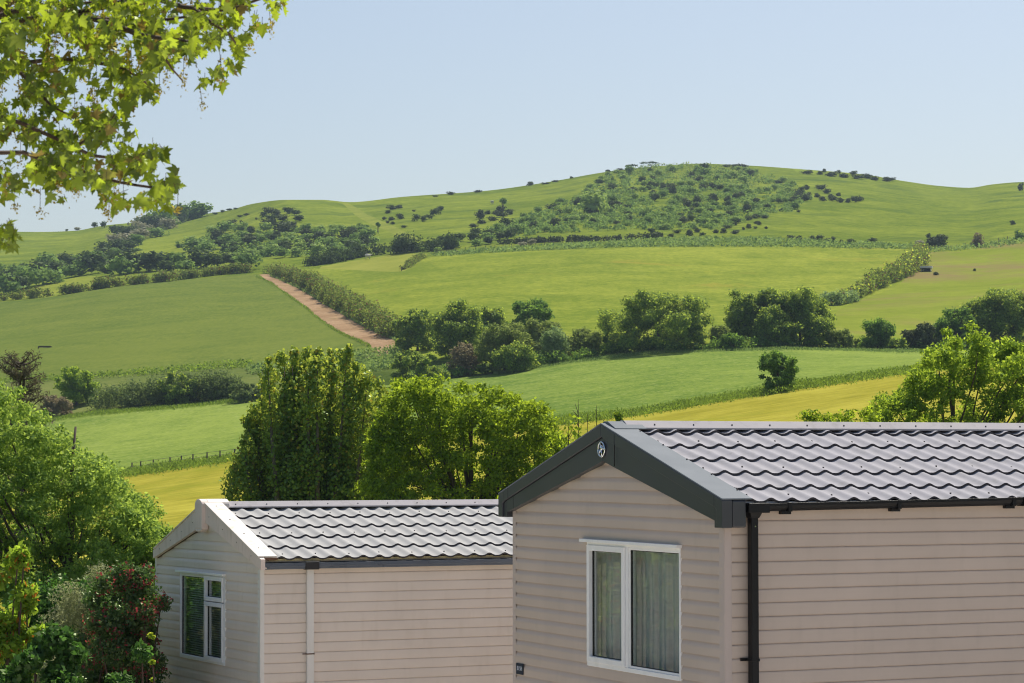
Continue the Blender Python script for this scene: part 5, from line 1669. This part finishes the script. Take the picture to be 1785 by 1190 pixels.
# skyline bushes
cluster([(1268, 291, 16, 6), (1292, 292, 24, 8), (1300, 293, 16, 7), (1280, 292, 14, 6)], 'gorse', 'dark bush on the flat top of the big hill', 'dark bushes on the hilltop')
cluster([(1406, 303, 22, 8), (1450, 307, 28, 10), (1470, 309, 26, 9), (1430, 304, 14, 7), (1497, 312, 24, 11), (1512, 311, 20, 10), (1525, 314, 22, 9), (1545, 316, 20, 8), (1552, 315, 18, 7), (1488, 304, 16, 8), (1462, 302, 10, 8), (1437, 300, 9, 7)], 'gorse', 'dark bush of the long row on the shoulder right of the hilltop', 'bushes on the right shoulder of the hill')
cluster([(759, 343, 10, 4), (785, 339, 18, 6), (834, 335, 20, 5), (924, 323, 16, 7), (950, 321, 16, 4), (968, 317, 14, 4), (996, 311, 9, 5), (1060, 300, 12, 5), (1082, 297, 12, 5)], 'gorse', 'low dark bush standing on the skyline left of the hilltop', 'low bushes along the left skyline')
cluster([(134, 402, 13, 8, 'hawthorn'), (117, 403, 6, 5), (165, 396, 14, 10), (180, 397, 14, 14)], 'far_dark', 'small bush on the far left skyline', 'bushes on the far left skyline')
cluster([(400, 367, 12, 5), (410, 365, 10, 4), (388, 370, 10, 5), (375, 374, 12, 5)], 'far_dark', 'low bush on the skyline where the second hill rises', 'low bushes where the second hill rises')
# bushes in the coombe left of centre
cluster([(682, 364, 22, 9), (696, 362, 18, 8), (676, 370, 14, 6), (721, 367, 7, 5), (670, 383, 9, 7), (682, 384, 16, 8), (698, 382, 18, 10), (676, 389, 8, 6), (684, 391, 10, 6)], 'gorse', 'dark bush of the loose group beside the grassy track', 'loose bushes beside the grassy track')
cluster([(726, 386, 16, 14), (738, 387, 14, 12), (756, 378, 16, 16), (768, 368, 14, 14), (762, 374, 14, 14), (704, 397, 12, 5), (748, 383, 14, 10)], 'far_dark', 'dark rounded tree of the small line in the grassy hollow', 'small trees in the grassy hollow', name='hill_tree', cat='tree')
cluster([(836, 383, 22, 18), (850, 375, 16, 9), (872, 370, 22, 12), (888, 372, 18, 8), (826, 395, 20, 8), (840, 390, 22, 9), (858, 386, 20, 8), (874, 380, 24, 10), (888, 376, 16, 8), (864, 376, 18, 10)], 'gorse', 'bush of the slanting patch in mid slope', 'bushes of the slanting patch')
def tall_tree_far(px, py, top, w, label):
    b_ = g1(px, py); H = W3(px, top, b_.y).z - b_.z
    tree('hill_tree', label, 'tree', b_, H, w / pxm(b_.y), LM['far'], nleaf=260, lsize=.9, base_f=.4, n_cl=9, seed=int(px), trunk_r=.22, n_limb=5, cr=(.3, .5))
tall_tree_far(876, 372, 341, 16, 'thin taller tree rising from the slanting patch')
tall_tree_far(659, 405, 386, 10, 'single thin tree by the lower end of the grassy track')
cluster([(738, 438, 12, 9, 'far_pale'), (763, 440, 14, 12, 'far_pale')], 'far_pale', 'pale green bush by the gate at the meadow corner', 'pale bushes at the meadow corner')
cluster([(912, 428, 22, 12), (928, 424, 18, 12)], 'hawthorn', 'pale blossoming thorn at the foot of the hill scrub', 'blossoming thorns under the scrub')
# trees at the foot of the scrub, centre
scatter([(690, 436), (800, 420), (860, 402), (900, 398), (900, 414), (860, 424), (790, 434), (700, 442)], 17, (22, 34), (.6, .8), ['far_dark', 'far', 'far_dark'], 'tree of the belt under the slope', 'tree belt under the centre slope', 321, name='hill_tree', cat='tree')
# slope scrub left
S2 = [(365, 412), (400, 395), (430, 400), (500, 405), (560, 400), (640, 395), (655, 420), (640, 440), (560, 450), (470, 452), (400, 442), (350, 440), (300, 430)]
scatter(S2, 78, (20, 40), (.5, .72), ['far', 'far_dark', 'far', 'far_pale', 'gorse'], 'bush of the left slope scrub', 'scrub on the lower left slope', 331)
scatter([(455, 372), (530, 372), (530, 384), (500, 402), (462, 392)], 14, (13, 26), (.5, .75), ['far_dark', 'gorse'], 'bush high on the second hill', 'dark patch high on the second hill', 332)
cluster([(418, 378, 12, 5), (430, 375, 12, 5), (420, 388, 8, 5), (447, 384, 6, 4)], 'gorse', 'tiny dark bush near the brow of the second hill', 'tiny bushes near the brow')
mat_stuff('scrub_undergrowth', S2, 11000, 1.9, 'far', 333, .75, 'low undergrowth of the left slope scrub', -.15, True)
scatter([(395, 452), (440, 448), (440, 462), (400, 464)], 5, (26, 40), (.55, .75), ['far_pale'], 'pale green spreading tree above the hedge junction', 'pale trees above the hedge junction', 334, name='hill_tree', cat='tree')
# long dark tree belt on the left
scatter([(-40, 508), (0, 500), (60, 488), (150, 470), (250, 466), (330, 466), (420, 466), (440, 474), (330, 478), (230, 480), (150, 484), (60, 503), (-40, 520)], 52, (38, 62), (.6, .8), ['far_dark', 'far', 'far_dark'], 'belt tree above the left field', 'long tree belt above the left field', 341, name='hill_tree', cat='tree', minsep=.42)
scatter([(-40, 478), (60, 474), (130, 462), (200, 440), (205, 448), (130, 476), (50, 486), (-40, 492)], 20, (28, 44), (.55, .75), ['far_dark', 'far'], 'tree below the far left hill', 'tree line below the far left hill', 342, name='hill_tree', cat='tree', minsep=.4)
scatter([(175, 440), (250, 400), (300, 382), (300, 396), (225, 436), (190, 448)], 18, (28, 44), (.55, .8), ['far_dark', 'far', 'hawthorn'], 'tree of the left valley wood', 'wood running up the left valley', 343, name='hill_tree', cat='tree', minsep=.4)
cluster([(262, 404, 40, 36), (283, 398, 44, 40, 'far'), (300, 392, 46, 44), (318, 386, 48, 42, 'far'), (338, 381, 46, 36, 'far'), (352, 378, 34, 28, 'far'), (240, 410, 36, 30, 'hawthorn'), (225, 416, 34, 26), (250, 398, 38, 28, 'hawthorn'), (212, 412, 30, 24), (200, 408, 26, 20)], 'far_dark', 'tall tree of the skyline wood behind the hanging branch', 'skyline wood behind the branch', name='hill_tree', cat='tree')
scatter([(190, 450), (235, 432), (240, 438), (210, 456)], 6, (20, 28), (.4, .55), ['far', 'far_dark'], 'bush of the slanting strip in the left valley', 'slanting strip in the left valley', 344)

# two wind-bent thorns on the skyline
def wind_tree(px, py, w, h, flip, seed, label):
    rng = np.random.default_rng(seed)
    b_ = g1(px, py); s = 1 / pxm(b_.y)
    root = empty('thorn_tree', b_, label, 'tree')
    H, Wd = h * s, w * s; sg = -1 if flip else 1
    m = MB(); ends = []
    for k in range(3):
        tip = Vector((-sg * Wd * (.15 + .22 * k) + sg * Wd * .3, rng.uniform(-.4, .4), H * .82))
        m.tube([(0, 0, -.3), (sg * Wd * .08, 0, H * .4), tip], [.22, .16, .05], 5)
    m.build('trunk', M['bark'], root, fix=False)
    cl = np.array([(x * Wd, 0, H * (.86 - .5 * abs(x) ** 2), Wd * .17, Wd * .17, H * .17) for x in np.linspace(-.42, .34, 6)])
    cl[:, 0] *= sg
    link('crown', quad_mesh('crown', clumps_cloud(cl, 200, .55, rng, .7, .5)), [LM['far_dark']], root)
wind_tree(1102, 296, 22, 10, False, 1, 'smaller wind-bent thorn on the skyline')
wind_tree(1133, 293, 32, 12, False, 2, 'larger flat-topped thorn on the skyline')

# ------------------------------------------------------------------ verges, fences, small things on the land
def verge(name, line, h, depth_px, mat, seed, n, ls, label):
    rng = np.random.default_rng(seed)
    L = smooth_line(line, 5)
    i = rng.uniform(0, len(L) - 1.001, n); k = i.astype(int); t = (i - k)[:, None]
    q = L[k] * (1 - t) + L[k + 1] * t
    q[:, 1] += rng.normal(size=n) * depth_px
    P = G(q[:, 0], q[:, 1])
    env = .45 + .55 * (np.sin(P[:, 0] * .55 + seed) * np.sin(P[:, 0] * .21) + 1) / 2
    P[:, 2] += rng.uniform(0, 1, n) * h * env * .8
    nr = rng.normal(size=(n, 3)) * np.array([1, 1, .5]) + np.array([0, -.3, .5])
    o = link(name, quad_mesh(name, leaves(P, nr, ls, .35, rng, up=np.array([0, 0, 1.0]))), [LM[mat]])
    tag(o, label, 'grass', None, 'stuff')
verge('grass_verge', lin_part(L1, -60, 1860, -2), .75, 3.0, 'grass', 401, 52000, .22, 'bright rough grass between the mown and the crop field')
verge('grass_verge', lin_part(L2, -40, 640, 1), .6, 1.8, 'grass', 402, 16000, .24, 'bright grass verge below the left lower hedge')
verge('grass_verge', lin_part(L2, 860, 1640, 0), .5, 1.2, 'bank', 403, 12000, .25, 'rough grass under the mid-field trees')

verge('track_edge_grass', [(446, 483), (469, 491), (492, 508), (527, 533), (552, 554), (592, 579), (632, 599), (646, 609), (622, 619)], .6, 1.0, 'grass', 404, 2600, .38, 'ragged grass along the left edge of the sandy track')
verge('track_edge_grass', [(470, 480), (505, 494), (545, 517), (610, 556), (690, 594)], .8, .9, 'bank', 405, 2600, .4, 'ragged herbage along the hedge side of the sandy track')

def post_line(line, n, h, w_, label, name='wire_fence', mat='bark_grey', rails=2):
    L = smooth_line(line, 3)
    idx = np.linspace(0, len(L) - 1, n).astype(int)
    P = G(L[idx, 0], L[idx, 1])
    root = empty(name, P[0], label, 'fence')
    o0 = P[0]
    for p in P:
        m = MB(); q = p - o0
        m.box((q[0] - w_, q[1] - w_, q[2] - .2), (q[0] + w_, q[1] + w_, q[2] + h)); m.build('post', M[mat], root)
    m = MB()
    for r in range(rails):
        z = h * (.95 - .4 * r)
        m.tube([tuple(p - o0 + np.array([0, 0, z])) for p in P], [.012] * len(P), 4)
    m.build('wire', M[mat], root, fix=False)
post_line([(230, 822), (300, 812), (400, 799), (520, 786)], 14, .75, .05, 'row of short wooden posts along the mown field on the left')
post_line([(735, 452), (712, 463), (700, 470)], 6, 1.1, .09, 'dark fence beside the short hedge of the paddock')
post_line([(1611, 441), (1600, 462), (1580, 482), (1560, 494)], 10, 1.2, .08, 'dark fence along the right side of the climbing hedge')
post_line([(1612, 440), (1660, 436), (1720, 425), (1785, 411), (1830, 404)], 16, 1.1, .07, 'pale fence along the top of the right pasture', mat='bark_grey')
post_line([(760, 444), (860, 432), (980, 424), (1100, 420)], 24, 1.1, .07, 'thin fence on the bank above the meadow')

def field_gate(px, py, w, h, label, rz=0.0, mat='bark_grey'):
    b_ = g1(px, py); s = 1 / pxm(b_.y)
    root = empty('field_gate', b_, label, 'gate', rz=rz)
    W_, H_ = w * s, h * s
    for x in (-W_ / 2, W_ / 2):
        m = MB(); m.box((x - .09, -.09, -.2), (x + .09, .09, H_)); m.build('post', M[mat], root)
    m = MB()
    for k in range(4):
        m.box((-W_ / 2 + .09, -.03, H_ * (.2 + .22 * k)), (W_ / 2 - .09, .03, H_ * (.2 + .22 * k) + .1))
    m.build('gate_bars', M[mat], root)
field_gate(788, 441, 20, 5, 'dark field gate at the upper left corner of the meadow')
field_gate(78, 606, 22, 3, 'low wooden rail standing in the big left field', rz=.2)

# field shelter on the right pasture
def shelter():
    b_ = g1(1614, 474); s = 1 / pxm(b_.y)
    root = empty('field_shelter', b_, 'small white-roofed field shelter with open dark front on the right pasture', 'shed', rz=R(-14))
    W_, Dp, H_ = 16 * s, 2.2, 6.5 * s
    tin = painted('shelter_tin', (0.72, 0.74, 0.76), .4, .05, 2); bd = painted('shelter_board', (0.30, 0.33, 0.33), .7, .1, 2); dk = painted('shelter_dark', (0.035, 0.035, 0.035), .9, .1, 2)
    m = MB(); m.box((-W_ / 2, Dp - .06, 0), (W_ / 2, Dp, H_ * .8)); m.build('back_wall', bd, root)
    for x in (-W_ / 2 - .05, W_ / 2):
        m = MB(); m.add([(x, 0, 0), (x + .05, 0, 0), (x + .05, Dp, 0), (x, Dp, 0), (x, 0, H_), (x + .05, 0, H_), (x + .05, Dp, H_ * .8), (x, Dp, H_ * .8)], [(0, 3, 2, 1), (4, 5, 6, 7), (0, 1, 5, 4), (1, 2, 6, 5), (2, 3, 7, 6), (3, 0, 4, 7)]); m.build('side_wall', tin, root)
    m = MB(); m.add([(-W_ / 2 - .3, -.3, H_ + .02), (W_ / 2 + .3, -.3, H_ + .02), (W_ / 2 + .3, Dp + .2, H_ * .8 + .02), (-W_ / 2 - .3, Dp + .2, H_ * .8 + .02),
                     (-W_ / 2 - .3, -.3, H_ + .4), (W_ / 2 + .3, -.3, H_ + .4), (W_ / 2 + .3, Dp + .2, H_ * .8 + .4 + .25), (-W_ / 2 - .3, Dp + .2, H_ * .8 + .4 + .25)], [(0, 3, 2, 1), (4, 5, 6, 7), (0, 1, 5, 4), (1, 2, 6, 5), (2, 3, 7, 6), (3, 0, 4, 7)]); m.build('roof', tin, root)
    m = MB(); m.box((-W_ / 2 + .05, .5, .2), (W_ / 2 - .05, .55, H_ * .85)); m.build('partition', dk, root)
shelter()

def sheep_mesh(parent, s):
    m = MB(); V = []
    seg = [(-.45, .17, .62), (-.38, .27, .64), (-.15, .31, .63), (.15, .31, .63), (.38, .25, .66), (.5, .14, .78), (.62, .10, .86), (.74, .085, .82), (.84, .04, .76)]
    m.tube([(a, 0, z) for a, r_, z in seg], [r_ for a, r_, z in seg], 10)
    for x in (-.33, .3):
        for y in (-.13, .13):
            m.tube([(x, y, .5), (x + .02, y, .25), (x, y, 0)], [.07, .045, .035], 6)
    for y in (-.08, .08):
        m.tube([(.68, y, .88), (.66, y * 2.1, .86)], [.03, .01], 5)
    m.tube([(-.45, 0, .62), (-.53, 0, .48)], [.05, .02], 5)
    return m
wool = painted('wool', (.62, .58, .50), .9, .1, 8)
for i, (px, py, rz, lab) in enumerate([(641, 453, .3, 'white sheep grazing on the small paddock'), (858, 356, 2.2, 'white sheep high on the slope above the slanting patch')]):
    p = g1(px, py)
    m = sheep_mesh(None, 1); o = m.build('sheep', wool, None, smooth=True)
    o.location = p; o.rotation_euler = (0, 0, rz); o.scale = (1.5, 1.5, 1.5)
    tag(o, lab, 'sheep', 'sheep on the hill')

# ------------------------------------------------------------------ the air
def haze():
    m = MB(); m.box((-4500, -400, -60), (4500, 4500, 175))
    t = NT('haze_air')
    pv = t.add('ShaderNodeVolumePrincipled')
    pv.inputs['Color'].default_value = (0.62, 0.80, 1.0, 1)
    pv.inputs['Density'].default_value = 0.000105
    pv.inputs['Anisotropy'].default_value = 0.2
    t.l.new(pv.outputs[0], t.out.inputs['Volume'])
    o = m.build('haze', t.mat)
    tag(o, 'thin summer haze over the valley', 'haze', None, 'stuff')
haze()

# ------------------------------------------------------------------ look-alikes get their place in the row
def place_labels():
    words = ['leftmost', 'second from left', 'third from left', 'fourth from left', 'fifth from left', 'sixth from left', 'seventh from left', 'eighth from left',
             'ninth from left', 'tenth from left', 'eleventh from left', 'twelfth from left']
    by = {}
    for o in scene.objects:
        if o.parent is None and o.get('label') and o.get('kind') is None:
            by.setdefault(o['label'], []).append(o)
    for lab, os_ in by.items():
        n = len(os_)
        if n < 2 or n > 12 or len(lab.split()) > 13: continue
        os_.sort(key=lambda o: o.location.x / max(1, o.location.y))
        for i, o in enumerate(os_):
            w_ = 'rightmost' if i == n - 1 else words[i]
            if n == 2: w_ = ('left one', 'right one')[i]
            o['label'] = lab + ', ' + w_
place_labels()
